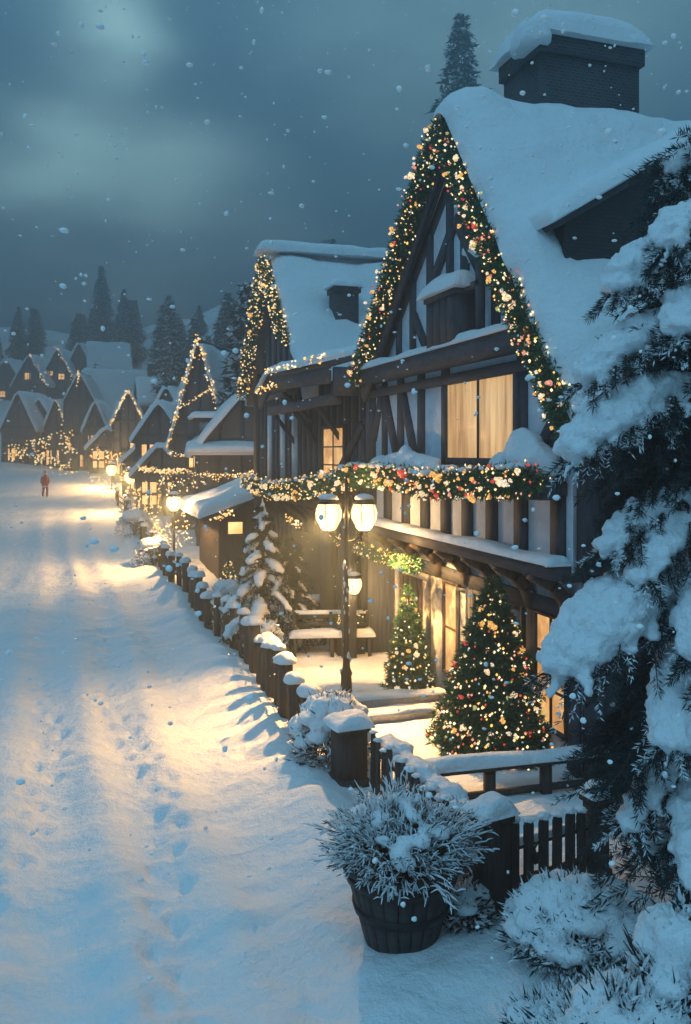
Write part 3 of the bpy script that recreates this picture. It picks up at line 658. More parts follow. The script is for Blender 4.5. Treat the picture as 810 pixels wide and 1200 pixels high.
garland('dense swags of yellow lights on the narrow gable of the middle plank house', r, .30, 7000, 40, 480, .05, .032, W_WARM)
string_lights('amber bulbs strung along the snowy canopy edge of the middle house', [(5.93, 20.0, 7.30), (5.93, 24.0, 7.45), (5.93, 26.4, 7.55)], 90, .035, .05)
string_lights('small cluster of bulbs under the curved end of the canopy', [(5.95, 27.8, 7.0), (5.95, 25.5, 7.1), (5.95, 25.0, 7.0)], 40, .03, .05)
p = rake_points(tower, 3.1, 5.3, 10.7, .22, .12); string_lights('yellow bulbs up both edges of the tall steep gable', p, 210, .05, .09)
p = [p[0]*.42 + p[1]*.58 + np.array([0, 0, -.35]), p[2]*.62 + p[1]*.38 + np.array([0, 0, -.2])]; string_lights('line of bulbs slanting across the tall steep gable', p, 40, .04, .04)
p = rake_points(tower, 3.1, 5.3, 10.7, .22, -.15); string_lights('bulbs along the eaves below the tall steep gable', sag(p[0], p[2], .25), 60, .045, .06)
p = rake_points(litg, 2.5, 5.4, 8.0, .2, .12); string_lights('bulbs outlining the small pointed gable', p, 80, .08, .05)
p = rake_points(hd, 3.1, 7.6, 10.6, .12, .1); string_lights('bulbs along the right hand roof edge of the dark tower house', [p[1], p[2] + np.array([1.6, 0, 1.6])], 40, .08, .08)
p = rake_points(hc, 2.9, 4.0, 7.6, .22, .1); string_lights('bulbs on the roof edge of the third pointed house', p[:2], 30, .08, .08)
p = rake_points(he_, 5.0, 2.8, 6.8, .3, .15); string_lights('faint bulbs on the furthest left roof of the upper row', p[:2], 34, .09, .15)
p = rake_points(hf, 5.2, 2.8, 7.2, .3, .15); string_lights('faint bulbs on the middle roof of the upper row', p[:2], 34, .09, .15)
string_lights('bright band of bulbs hung across the house fronts left of the shed', sag(at(163, 549, 52), at(218, 551, 45), .1), 170, .05, .09)
string_lights('loose line of bulbs from the steep gable to the middle house', sag(at(218, 551, 45), at(300, 553, 35), .25), 130, .035, .07)
string_lights('bulbs along the front edge of the snow covered shed roof', sag(at(228, 598, 34), at(272, 602, 33), .12), 110, .035, .09)
for i, (a, b, k) in enumerate([(163, 570, 52), (171, 565, 52), (178, 572, 51), (187, 566, 50), (149, 575, 55), (141, 572, 60), (158, 573, 53)]):
    p = at(a, b, k); string_lights('curtain strand of bulbs hanging by the street left of the bright lamp', [p, p + Vector((0, .1, -1.7 - .2*(i % 3)))], 34, .045, .05, group='hanging strands of bulbs')
string_lights('scatter of bulbs on the bushes under the bright lamp', [at(186, 620, 37), at(200, 640, 36), at(214, 625, 36.5)], 90, .04, .2, wire=False)
string_lights('bulbs on the fence bushes below the far street lamps', [at(120, 585, 66), at(135, 600, 60), at(150, 625, 50)], 80, .05, .25, wire=False)
string_lights('bulbs draped on the wall beside the snowy fir', [at(336, 606, 27), at(345, 612, 27), at(362, 618, 27)], 44, .028, .05)

for i, (a, b, c, d, k) in enumerate([(12, 526, 30, 530, 88), (36, 520, 58, 516, 88), (38, 534, 60, 538, 88), (74, 508, 84, 530, 86), (60, 545, 100, 556, 80), (112, 528, 140, 536, 72), (108, 560, 138, 572, 66), (140, 545, 160, 580, 58), (190, 560, 232, 566, 42), (205, 575, 225, 640, 37), (155, 596, 185, 612, 47)]):
    p, q = at(a, b, k), at(c, d, k)
    string_lights(['faint amber bulbs low on the leftmost pointed house', 'amber bulbs above the windows of the lower row', 'amber bulbs under the windows of the lower row', 'short string of bulbs on the dark tower house', 'bulbs along the drift where the street ends', 'bulbs over the low cottage by the lamps', 'bulbs on the fence before the low cottage', 'bulbs trailing down beside the second far lamp', 'bulbs across the front right of the brightest far lamp', 'bulbs hanging round the brightest far lamp post', 'bulbs along the fence left of the brightest far lamp'][i], sag(p, q, .15), 44, .0011*k, .0045*k, wire=False)

# ------------------------------------------------------------------ lamps
GLASS = bpy.data.materials.new('lamp_glass'); GLASS.use_nodes = True
nt = GLASS.node_tree; nt.nodes.clear(); o_ = nd(nt, 'ShaderNodeOutputMaterial'); tr = nd(nt, 'ShaderNodeBsdfTransparent'); em = nd(nt, 'ShaderNodeEmission', Strength=5.0)
em.inputs[0].default_value = (1, .66, .28, 1); mx = nd(nt, 'ShaderNodeMixShader'); mx.inputs[0].default_value = .45
nt.links.new(tr.outputs[0], mx.inputs[1]); nt.links.new(em.outputs[0], mx.inputs[2]); nt.links.new(mx.outputs[0], o_.inputs[0]); GLASS.cycles.emission_sampling = 'NONE'

FLAME = emit('lamp_flame', (1, .82, .5), 9.0)
def point(name, loc, power, parent=None, r=.07, col=(1, .55, .2)):
    l = bpy.data.lights.new(name, 'POINT'); l.energy = power; l.color = col; l.shadow_soft_size = r
    o = bpy.data.objects.new(name, l); COL.objects.link(o); o.location = loc
    if parent is not None: o.parent = parent
    return o

def lantern_head(m_par, c, r, power):
    """iron cage and glass globe at local point c"""
    m = MB(); m.lathe(c, [(r*.35, -r*1.25), (r*.6, -r*1.0), (r*.95, -r*.3), (r*1.0, r*.2), (r*.8, r*.75), (r*.3, r*1.0)], 16); g = m.build('globe', GLASS, m_par, True)  # glowing globe built oversized to stand in for the lamp's halo
    m = MB(); m.lathe(c, [(r*.05, r*1.55), (r*.2, r*1.3), (r*.95, r*.85), (r*.9, r*.8), (.0, r*.95)], 14); m.lathe(c, [(0, -r*1.35), (r*.4, -r*1.3), (r*.42, -r*1.12), (0, -r*1.1)], 12)
    for a in range(6):
        t = a*math.pi/3; m.tube([(c[0] + q*math.cos(t), c[1] + q*math.sin(t), c[2] + z) for q, z in ((r*.42, -r*1.2), (r*1.0, -r*.3), (r*1.04, r*.2), (r*.92, r*.85))], r*.035, 4)
    m.build('cage', METAL, m_par)
    m = MB(); snow_lump(m, (c[0], c[1], c[2] + r*1.25), np.array([r*.8, r*.8, r*.35]), 3, 2); m.build('snow_cap', SNOW, m_par, True)
    m = MB(); m.ball((c[0], c[1], c[2] + r*.42), np.array([r*.2, r*.2, r*.26]), 2); m.build('light_bulb', FLAME, m_par, True)
    point('lamp_light', (c[0], c[1], c[2] - r*.12), power, m_par, r*.2)

def street_beam(par, c, power, aim=(-4.6, -2.2, -3.9), cone=70):
    """extra spot light added inside a lantern to brighten the snow below"""
    l = bpy.data.lights.new('added_lamp_spot', 'SPOT'); l.energy = power; l.color = (1, .53, .165); l.spot_size = R(cone); l.spot_blend = 1.0; l.shadow_soft_size = .05
    o = bpy.data.objects.new('added_lamp_spot', l); COL.objects.link(o); o.parent = par; o.location = (c[0], c[1], c[2] - .06); o.rotation_euler = Vector(aim).to_track_quat('-Z', 'Y').to_euler()

def twin_lamp(label, x, y, h, power):
    t = thing('street_lamp', label, 'street lamp', (x, y, gz(x, y) - .05), 0, 'street lamps')
    m = MB(); m.lathe((0, 0, 0), [(.17, 0), (.17, .12), (.12, .2), (.11, .55), (.13, .6), (.075, .72), (.06, 1.2), (.075, 1.25), (.05, 1.35), (.045, h), (.07, h + .03), (.07, h + .1), (.03, h + .2), (.035, h + .75), (.0, h + .95)], 14); m.build('post', METAL, t, True)
    d = np.array([CY, -SY, 0])*.36
    m = MB()
    for s in (-1, 1): m.tube([(0, 0, h - .45), d*s*.45 + [0, 0, h - .42], d*s*.9 + [0, 0, h - .3], d*s + [0, 0, h - .12]], .022, 6)
    m.build('arms', METAL, t, True)
    for s in (-1, 1):
        c = tuple(d*s + [0, 0, h + .1]); lantern_head(t, c, .27, power); street_beam(t, c, 3300 if s < 0 else 7500, (-3.0, -2.0, -3.8) if s < 0 else (.55, -.6, -3.7), 125)
    m = MB(); 
    for i in range(24): a = rng.uniform(0, 6.28); z = rng.uniform(.3, h - .6); rr = .05 if z > 1.3 else .1; m.ball((rr*math.cos(a), rr*math.sin(a), z), np.array([.025, .025, .06])*rng.uniform(.6, 1.4), 1, .2, i)
    m.build('clinging_snow', SNOW, t, True); return t
twin_lamp('black iron lamp post with two glowing lanterns in front of the large house', 5.38, 16.5, 3.72, 250)

def single_lamp(label, p, power, r=.16):
    zb = gz(p.x, p.y); h = p.z - zb
    t = thing('street_lamp', label, 'street lamp', (p.x, p.y, zb - .05), 0, 'street lamps')
    m = MB(); m.lathe((0, 0, 0), [(.1, 0), (.09, .3), (.045, .4), (.04, h - .22), (.07, h - .18), (0, h - .17)], 10); m.build('post', METAL, t, True)
    lantern_head(t, (0, 0, h + .02), r, power); street_beam(t, (0, 0, h + .02), power*2.3, (-2.6, -1.0, -2.4), 165); return t
single_lamp('brightest far lamp in the middle of the street front, before the steep gable', at(204, 588, 36), 1500, .3)
single_lamp('second far lamp, above the strands of hanging bulbs', at(153, 558, 55), 2200, .36)
single_lamp('lamp near the far end of the street by the low cottage', at(131, 550, 70), 2400, .42)
single_lamp('furthest lamp at the street end', at(117, 543, 80), 2600, .46)

# hanging lantern under the porch
L0 = (6.45, 19.2, 1.86); ln = thing('hanging_lantern', 'ornate iron lantern glowing on a scrolled bracket under the porch garland', 'lantern', L0)
lantern_head(ln, (0, 0, 0), .19, 230)
m = MB(); m.tube([(.2, .35, .75), (.05, .1, .82), (-.05, -.02, .72), (-.02, 0, .5), (.06, 0, .52), (.04, 0, .62)], .018, 6); m.tube([(0, 0, .2), (-.02, 0, .5)], .01, 5); m.build('bracket', METAL, ln, True)

# ------------------------------------------------------------------ lit fir trees
def lit_tree(label, x, y, H, Rr, nb, nfairy, nbulb, mix, z0=None, slim=1.0, rb=.046):
    z = gz(x, y) if z0 is None else z0
    t = thing('christmas_tree', label, 'Christmas tree', (x, y, z), 0, 'lit Christmas trees')
    m = MB(); m.tube([(0, 0, -.1), (0, 0, H*.5), (0, 0, H*.96)], [.07, .045, .01], 8); m.build('trunk', BARK, t)
    def rad(q): return Rr*np.power(np.clip(1 - q, 0, 1), .85)*(1 + .13*np.abs(np.sin(q*20)))*slim + .03
    q = 1 - np.sqrt(rng.uniform(0, 1, nb)); q = np.clip(q + .02, .03, .99); a = rng.uniform(0, 2*math.pi, nb); rr = rad(q)*np.sqrt(rng.uniform(.12, 1, nb))*(1 + .12*np.sin(a*5 + q*30))
    c = np.stack([rr*np.cos(a), rr*np.sin(a), q*H - .16*rr], -1)
    out = np.stack([np.cos(a), np.sin(a), np.full(nb, -.15)], -1)
    b = np.repeat(c, 6, 0); d = np.repeat(out, 6, 0)*.9 + rng.normal(0, .6, (nb*6, 3)); d /= np.linalg.norm(d, axis=1)[:, None]
    m = MB(); m.blades(b, b + d*rng.uniform(.06, .15, (nb*6, 1)), .022); m.build('crown', NEEDLE_G, t)
    def surf(n):
        q = 1 - np.sqrt(rng.uniform(0, 1, n)); a = rng.uniform(0, 2*math.pi, n); rr = rad(q)*rng.uniform(.88, 1.08, n); return np.stack([rr*np.cos(a), rr*np.sin(a), q*H*.97 + .06 - .16*rr], -1)
    m = MB(); m.lights(surf(nfairy), .023, mix); f = m.build('fairy_lights', LIGHTS, t); tag(f, kind='stuff')
    for i, p in enumerate(surf(nbulb)):
        bulb(BLOSSOM[pick(mix)], t, p, rb*math.exp(rng.normal(0, .35)))
    return t
lit_tree('broad Christmas tree with red, cream and gold bulbs before the large house', 6.78, 12.85, 2.8, .95, 10000, 800, 100, [.28, .18, .22, .12, .16, .06])
lit_tree('slim Christmas tree with cream and yellow bulbs beside the door', 6.85, 16.75, 2.2, .42, 2400, 170, 60, [.3, .25, .4, .0, .0, .16], slim=1.1, rb=.05)
lit_tree('small round topped shrub of yellow lights beside the snowy fir', 5.0, 27.8, 1.5, .32, 500, 120, 20, W_WARM, slim=1.3)

# ------------------------------------------------------------------ hillside firs (shared meshes)
def fir_meshes(H, Rr, nlev, seed):
    g = np.random.default_rng(seed); B = []; T = []; SB = []; ST = []; W = []
    for i in range(nlev):
        q = (i + .5)/nlev; z = H*(.1 + .9*q); r = Rr*(1 - q)**.8 + .12; nbr = int(10 + 12*(1 - q))
        for j in range(nbr):
            a = g.uniform(0, 6.283); rr = r*g.uniform(.6, 1.12); dr = g.uniform(.25, .5)
            for s in np.linspace(.2, 1, 6):
                c = np.array([rr*s*math.cos(a), rr*s*math.sin(a), z - dr*rr*s*s]) + g.normal(0, .06, 3)
                for q2 in range(3):
                    d = np.array([math.cos(a), math.sin(a), -.35]) + g.normal(0, .55, 3); L = (.22 + .22*rr*.4)*g.uniform(.7, 1.4)
                    B.append(c); T.append(c + d*L); W.append(.10 + .05*rr)
                if g.random() < 1.0:
                    d = np.array([math.cos(a), math.sin(a), -.25]) + g.normal(0, .4, 3); c2 = c + [0, 0, .07]; SB.append(c2); ST.append(c2 + d*(.22 + .1*rr))
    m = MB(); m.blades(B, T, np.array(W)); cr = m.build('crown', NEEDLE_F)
    m = MB(); m.blades(SB, ST, .24); sn = m.build('crown_snow', SNOW)
    m = MB(); m.tube([(0, 0, -1.0), (0, 0, H*.5), (0, 0, H)], [.22, .14, .02], 7); tr = m.build('trunk', BARK)
    t = thing('fir_tree', 'fir', 'fir tree'); 
    for o in (tr, cr, sn): o.parent = t
    return t
PROTO = [fir_meshes(11, 2.3, 22, 1), fir_meshes(14, 2.6, 26, 2), fir_meshes(9, 2.1, 18, 3), fir_meshes(34, 6.2, 66, 9)]
used = set()
def fir(kind, x, y, s, label, group='snowy firs on the hillside', rz=None, sink=.2, H=None):
    t = PROTO[kind] if kind not in used else copy_tree(PROTO[kind]); used.add(kind)
    t.location = (x, y, gz(x, y) - sink); t.scale = (s*rng.uniform(.9, 1.1), s*rng.uniform(.9, 1.1), H or s); t.rotation_euler = (0, 0, rng.uniform(0, 6.28))
    tag(t, label, 'fir tree', group); return t
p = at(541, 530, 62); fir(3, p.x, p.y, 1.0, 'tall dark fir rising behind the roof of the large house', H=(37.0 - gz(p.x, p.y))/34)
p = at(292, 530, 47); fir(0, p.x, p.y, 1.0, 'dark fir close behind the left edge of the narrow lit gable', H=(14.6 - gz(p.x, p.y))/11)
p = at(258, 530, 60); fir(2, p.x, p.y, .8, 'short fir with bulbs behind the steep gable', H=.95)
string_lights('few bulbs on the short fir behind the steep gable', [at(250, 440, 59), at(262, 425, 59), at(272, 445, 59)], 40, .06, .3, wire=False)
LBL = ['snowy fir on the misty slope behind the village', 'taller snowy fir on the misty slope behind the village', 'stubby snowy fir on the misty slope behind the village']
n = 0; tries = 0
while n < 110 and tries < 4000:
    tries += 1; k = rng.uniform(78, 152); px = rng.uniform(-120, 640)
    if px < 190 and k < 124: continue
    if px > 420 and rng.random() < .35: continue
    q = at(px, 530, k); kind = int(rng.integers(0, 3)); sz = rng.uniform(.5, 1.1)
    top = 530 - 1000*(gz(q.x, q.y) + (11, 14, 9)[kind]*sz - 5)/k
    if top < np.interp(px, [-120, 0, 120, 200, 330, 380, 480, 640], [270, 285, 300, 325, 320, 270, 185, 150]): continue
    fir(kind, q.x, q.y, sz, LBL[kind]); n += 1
# ------------------------------------------------------------------ snow laden trees and shrubs near by
def spray(m, p, d, L, n, nl=.06, w=.012, droop=-.25):
    """needles around a straight twig"""
    d = unit(d); q = rng.uniform(0, 1, n)[:, None]; b = np.array(p) + d*L*q + np.array([0, 0, 1])*droop*L*q*q
    r = rng.normal(size=(n, 3)); r -= (r@d)[:, None]*d; r /= np.linalg.norm(r, axis=1)[:, None]
    t = b + (r*.8 + d*.8)*nl*rng.uniform(.7, 1.3, (n, 1)); m.blades(b, t, w)

def bough(mt, ms, p0, p1, width, thick, seed, ntw=16, nn=70, nl=.075, nw=.016, snow=1.0, s0=.3, frost=0):
    g = np.random.default_rng(seed); p0 = np.array(p0, float); p1 = np.array(p1, float); L = np.linalg.norm(p1 - p0); d = unit(p1 - p0)
    side = unit(np.cross(d, [0, 0, 1])); lift = .16*L
    def sp(t): return p0 + (p1 - p0)*t + np.array([0, 0, 1])*lift*math.sin(math.pi*min(1, t*1.0))*(1 - .3*t)
    ts = np.linspace(0, 1, 8); mt.mi = 1; mt.tube([sp(t) for t in ts], [.05*(1 - .85*t) + .006 for t in ts], 6); mt.mi = 0
    for i in range(ntw):
        t = .15 + .85*(i + g.uniform(0, 1))/ntw; s = 1 if i % 2 else -1; a = g.uniform(.5, 1.0)
        dd = d*a + side*s*g.uniform(.5, 1.0) + np.array([0, 0, g.uniform(-.55, -.05)]); ln = width*g.uniform(.8, 1.35)*(1 - .4*t)
        q = sp(t); mt.mi = 1; mt.tube([q, q + unit(dd)*ln*.5, q + unit(dd)*ln + np.array([0, 0, -.2*ln])], [.012, .009, .004], 4, False); mt.mi = 0
        spray(mt, q, dd, ln, nn, nl, nw)
    spray(mt, sp(.7), d + np.array([0, 0, -.25]), L*.38, nn*2, nl, nw)
    if frost:
        mt.mi = 2
        for i in range(ntw*2):
            t = .25 + .75*(i + g.uniform(0, 1))/(ntw*2); s = 1 if i % 2 else -1; dd = d*g.uniform(.4, 1.0) + side*s*g.uniform(.4, 1.0) + np.array([0, 0, g.uniform(-.6, -.15)])
            spray(mt, sp(t) + np.array([0, 0, .03]), dd, width*g.uniform(.75, 1.25)*(1 - .4*t), frost*2, nl*.7, nw*1.4)
        mt.mi = 0
    if snow:
        for i in range(12):
            t = s0 + (1.0 - s0)*i/11; rr = thick*(.55 + .75*math.sin(math.pi*(.12 + .72*(t - s0)/(1 - s0))))*snow
            ms.ball(sp(t) + np.array([0, 0, rr*.32]) + g.normal(0, .02, 3), np.array([rr*1.1, rr*1.1, rr*.58]), 2)
        nf = 9
        for i in range(nf):
            t = s0 + (.97 - s0)*(i + .5)/nf; s = 1 if i % 2 else -1; w2 = width*.62*(1.15 - .55*t)*g.uniform(.75, 1.2)
            dd = unit(d*g.uniform(.3, .8) + side*s + np.array([0, 0, -.1]))
            for j in range(6):
                f = (j + .6)/6; rr = thick*.62*(1 - .62*f)*snow; c = sp(t) + dd*w2*f + np.array([0, 0, rr*.35 - .42*w2*f*f]); ms.ball(c, np.array([rr*.9, rr*.9, rr*.58]), 2)
        for i in range(4):
            rr = thick*.3*(1 - .15*i); ms.ball(sp(1) + (d + np.array([0, 0, -.5]))*(.07*i), rr, 1)

def big_fir():
    x, y = 5.93, 6.9; z0 = gz(x, y)
    t = thing('fir_tree', 'huge snow laden fir towering over the garden gate, nearest of all the trees', 'fir tree', (x, y, z0))
    o = np.array([x, y, z0])
    m = MB(); m.tube([(0, 0, -.3), (.02, 0, 3), (0, .02, 6), (0, 0, 8.4)], [.24, .18, .11, .02], 12); m.build('trunk', BARK, t)
    spec = [(772, 205, 8.2, .42, .15), (706, 340, 8.1, .5, .21), (764, 290, 7.75, .4, .17), (674, 445, 8.05, .58, .20), (652, 532, 7.95, .66, .25), (776, 395, 7.6, .42, .18), 
            (684, 645, 8.0, .55, .17), (722, 680, 7.75, .5, .17), (636, 785, 7.85, .85, .33), (756, 872, 7.35, .5, .22), (668, 880, 8.1, .55, .0), (694, 912, 7.6, .5, .0), (706, 968, 7.7, .5, .14), (705, 590, 8.1, .55, .0),
            (705, 395, 8.3, .5, .0), (735, 1000, 7.9, .45, .10), (790, 770, 7.3, .5, .2), (782, 1040, 7.2, .45, .17), (730, 705, 8.3, .55, .0), (745, 430, 8.5, .5, .1), (795, 190, 8.7, .4, .06), (790, 240, 8.9, .4, .1), (700, 850, 8.2, .6, .0), (740, 520, 8.0, .5, .0)]
    for i, (px, py, k, w, th) in enumerate(spec):
        tip = np.array(at(px + (30 if py > 500 else 20), py, k)) - o; L = math.hypot(tip[0], tip[1]); th *= .88; root = np.array([0, 0, tip[2] + .42*L + .05])
        mt = MB(); ms = MB(); bough(mt, ms, root, tip, w, th or .1, 40 + i, 22, 170, .075, .0085, 1.0 if th > .02 else 0, .2, 20 if th > .02 else 0)
        b = mt.build('bough', [NEEDLE, BARK, SNOW], t)
        if th > .02: blobs(ms.build('snow_load', SNOW, b, True), .028, .13, .14, 1)
    for i in range(30):                                              # the rest of the whorls, behind and to the right
        z = 1.0 + 6.8*(i/30); a = rng.uniform(-1.3, 1.7); Rr = 2.1*(1 - z/8.8)**.7 + .15
        tip = np.array([Rr*math.cos(a), Rr*math.sin(a), z - .35*Rr]); mt = MB(); ms = MB(); bough(mt, ms, (0, 0, z), tip, .62*(1 - z/13), .2*(1 - z/16), 100 + i, 14, 100, .08, .010, 1, .3)
        b = mt.build('bough', [NEEDLE, BARK], t)
        if i % 2: blobs(ms.build('snow_load', SNOW, b, True), .04, .12, .16, 1)
    m = MB()                                                         # dark inner twigs
    for i in range(900):
        z = rng.uniform(.5, 8.0); a = rng.uniform(0, 6.283); Rr = (1.6*(1 - z/8.6)**.7 + .1)*rng.uniform(.1, 1); d = np.array([math.cos(a), math.sin(a), -.3]) + rng.normal(0, .3, 3)
        spray(m, (Rr*math.cos(a)*.75, Rr*math.sin(a)*.75, z), d, .45, 60, .08, .013)
    m.build('inner_needles', NEEDLE, t)
big_fir()

def small_fir(label, x, y, H, Rr, n, snow, seed, th=.16):
    z0 = gz(x, y); t = thing('fir_tree', label, 'fir tree', (x, y, z0)); g = np.random.default_rng(seed)
    m = MB(); m.tube([(0, 0, -.2), (0, 0, H*.5), (0, 0, H*.97)], [.09, .06, .015], 8); m.build('trunk', BARK, t)
    mt = MB(); ms = MB()
    for i in range(n):
        q = (i + .5)/n; z = H*(.12 + .86*q); a = i*2.4 + g.uniform(-.3, .3); r = (Rr*(1 - q)**.85 + .1)*g.uniform(.8, 1.1)
        bough(mt, ms, (0, 0, z + .1*r), (r*math.cos(a), r*math.sin(a), z - .4*r), r*.55 + .06, th*(1.1 - .75*q), seed + i, 9, 34, .09, .022, snow if g.random() < .9 else .5, .3)
    if snow > .6:
        for j in range(6): ms.ball((0, 0, H*(.86 + .03*j)), th*(.7 - .08*j), 2)
    mt.build('crown', [NEEDLE, BARK], t); blobs(ms.build('crown_snow', SNOW, t, True), .045, .09, .2, 2); return t
small_fir('snow smothered fir beside the fence before the middle house', 4.7, 21.3, 3.75, 1.0, 34, .8, 300, .17)
small_fir('smaller dusted fir with dark needles in front of the plank wall', 5.45, 21.2, 2.9, .75, 34, .42, 360, .12)

def shrub(label, x, y, rx, h, nleaf, nsnow, seed, z=None, leaf=(.10, .035), lump=.2, cat='shrub', name='snowy_shrub', vox=.035, top=.35):
    z0 = gz(x, y) if z is None else z; t = thing(name, label, cat, (x, y, z0)); g = np.random.default_rng(seed)
    m = MB()
    for i in range(26):
        a = g.uniform(0, 6.28); r = rx*g.uniform(.3, .95); m.tube([(0, 0, -.1), (r*.4*math.cos(a), r*.4*math.sin(a), h*.45), (r*math.cos(a), r*math.sin(a), h*g.uniform(.5, .95))], [.016, .011, .004], 5, False)
    m.build('twigs', TWIG, t)
    def dome(n, lo=0.0): 
        u = g.uniform(lo, 1, n); a = g.uniform(0, 6.28, n); s = np.sqrt(1 - u*u); return np.stack([rx*s*np.cos(a), rx*s*np.sin(a), h*u], -1)
    c = dome(nleaf)*g.uniform(.55, 1.03, (nleaf, 1)); d = c/np.linalg.norm(c, axis=1)[:, None] + g.normal(0, .7, c.shape); m = MB(); m.blades(c, c + d*leaf[0]*g.uniform(.4, 1.1, (nleaf, 1)), leaf[1]*.8); m.build('leaves', NEEDLE, t)
    c = dome(nleaf)*g.uniform(.85, 1.04, (nleaf, 1)); d = c/np.linalg.norm(c, axis=1)[:, None] + g.normal(0, .6, c.shape); m = MB(); m.blades(c, c + d*leaf[0]*g.uniform(.4, .9, (nleaf, 1)), leaf[1]); m.build('frost', SNOW, t)
    m = MB()
    for j in range(5): ms_r = rx*.42; m.ball((ms_r*.7*math.cos(j*1.26), ms_r*.7*math.sin(j*1.26), h*.78), np.array([ms_r, ms_r, h*.24]), 2)
    for i, p in enumerate(dome(nsnow, top)): r = lump*g.uniform(.5, 1.15)*(.6 + .4*p[2]/h); m.ball(p*.95 + [0, 0, r*.1], np.array([r, r, r*.5])*.86, 2)
    blobs(m.build('snow_load', SNOW, t, True), vox, .08, .16, 2); return t
shrub('snow heaped evergreen shrub growing over the fence below the lamp post', 3.98, 13.0, .62, 1.05, 2600, 44, 1, lump=.26)
p = at(672, 530, 8.2); shrub('rounded shrub with a smooth hood of snow just outside the garden gate', p.x, p.y, .62, .52, 5200, 90, 2, lump=.22, top=.22, leaf=(.09, .026))
p = at(735, 1150, 6.6); shrub('broad leafy shrub patched with snow under the huge fir, nearest to the viewer', p.x, p.y, .62, .8, 6500, 34, 3, lump=.17, leaf=(.085, .026))
p = at(655, 1185, 7.0); shrub('low shrub half buried in the snow between the hooded shrub and the nearest shrub', p.x, p.y, .45, .38, 2600, 24, 4, lump=.17, leaf=(.08, .024))
p = at(800, 1060, 6.9); shrub('tall snow capped shrub under the huge fir', p.x, p.y, .5, 1.25, 2400, 26, 5, lump=.24)
shrub('tiny dark shrub with one ball of snow at the foot of the gate post', 3.98, 8.2, .28, .42, 900, 9, 6, lump=.17, top=.5)
shrub('frosty pale bush between the fence and the snowy fir', 4.35, 23.6, .55, 1.0, 700, 60, 7, lump=.17, top=.05)
shrub('frosted bush behind the fence just before the lit shrub', 4.6, 25.6, .7, 1.1, 900, 60, 8, lump=.17, top=.1)
shrub('low snowy bush at the foot of the snow smothered fir', 4.45, 20.0, .5, .95, 1500, 34, 9, lump=.2)
shrub('frosted bushy shrub under the brightest far lamp', 3.5, 37.5, .9, 1.2, 900, 50, 10, lump=.2)
shrub('snowy bush along the fence beyond the brightest far lamp', 3.3, 46.0, 1.0, 1.3, 900, 50, 11, lump=.22)
shrub('frosted shrub beside the snowy bench', 6.0, 21.3, .4, .9, 900, 22, 12, lump=.14)

# ------------------------------------------------------------------ wooden tub and the plant in it
tx, ty = 3.27, 8.2; tz = gz(tx, ty) - .04
tub = thing('wooden_tub', 'dark wooden tub with two hoops standing at the street edge', 'planter', (tx, ty, tz)); tub.scale = (1.15, 1.15, 1.08)
m = MB(); N = 22
for i in range(N):
    a0, a1 = 2*math.pi*(i + .03)/N, 2*math.pi*(i + .97)/N; dz = rng.uniform(-.008, .008)
    ring = lambda r, z: [(r*math.cos(a), r*math.sin(a), z) for a in (a0, (a0 + a1)/2, a1)]
    v = ring(.325, 0) + ring(.52, .78 + dz) + ring(.295, 0) + ring(.485, .78 + dz)
    m.add(v, [[0, 1, 4, 3], [1, 2, 5, 4], [7, 6, 9, 10], [8, 7, 10, 11], [3, 4, 10, 9], [4, 5, 11, 10], [0, 3, 9, 6], [2, 8, 11, 5]])
m.build('staves', TUB, tub)
m = MB(); m.lathe((0, 0, 0), [(0, .66), (.47, .68)], 24); m.build('soil', STONE, tub)
for z in (.36, .66):
    m = MB(); r = .325 + .195*z/.78; m.lathe((0, 0, 0), [(r - .01, z - .035), (r + .012, z - .04), (r + .03, z + .035), (r - .01, z + .04)], 28); m.build('hoop', METAL, tub, True)
m = MB(); m.lathe((0, 0, 0), [(.47, .75), (.545, .745), (.555, .81), (.48, .815), (.47, .75)], 28); m.build('rim', TUB, tub, True)
pl = thing('potted_plant', 'bushy heather like plant frosted with snow growing in the wooden tub', 'plant', (tx, ty, tz + .77)); pl.scale = (1.06, 1.06, 1.0)
mt, ms = MB(), MB(); nb = 1000
for i in range(nb):
    u = rng.uniform(.02, 1)**.8; a = rng.uniform(0, 6.28); s = math.sqrt(1 - u*u); tip = np.array([.80*s*math.cos(a), .80*s*math.sin(a), .10 + .62*u - .12*s*rng.random()])*rng.uniform(.72, 1.08)*(1 + .16*math.sin(a*3 + u*5) + .1*math.sin(a*7 - u*9))
    b = np.array([.30*math.cos(a)*rng.random(), .30*math.sin(a)*rng.random(), -.02]); md = b*.45 + tip*.55 + [0, 0, .08]
    mt.tube([b, md, tip], [.008, .006, .003], 4, False)
    for j in range(5):
        f = rng.uniform(.3, 1); c = b*(1-f)**2 + 2*md*f*(1-f) + tip*f*f; e = c + unit(tip - md + rng.normal(0, .12, 3))*.09; mt.blades([c], [e], .014)
    pt = [b*(1-f)**2 + 2*md*f*(1-f) + tip*f*f + [0, 0, .01] for f in np.linspace(rng.uniform(.5, .75), 1.0, 4)]; r0 = rng.uniform(.005, .012); ms.tube(pt, [r0*.5, r0, r0*.9, r0*.3], 5)
    for j in range(3):
        f = rng.uniform(.6, .98); c = b*(1-f)**2 + 2*md*f*(1-f) + tip*f*f; d_ = unit(tip - md + rng.normal(0, .16, 3)); ms.tube([c, c + d_*.05 + [0, 0, .012], c + d_*.10], [.003, .008, .003], 4)
mt.build('twigs', TWIG, pl); ms.build('twig_snow', SNOW, pl, True)
m = MB()
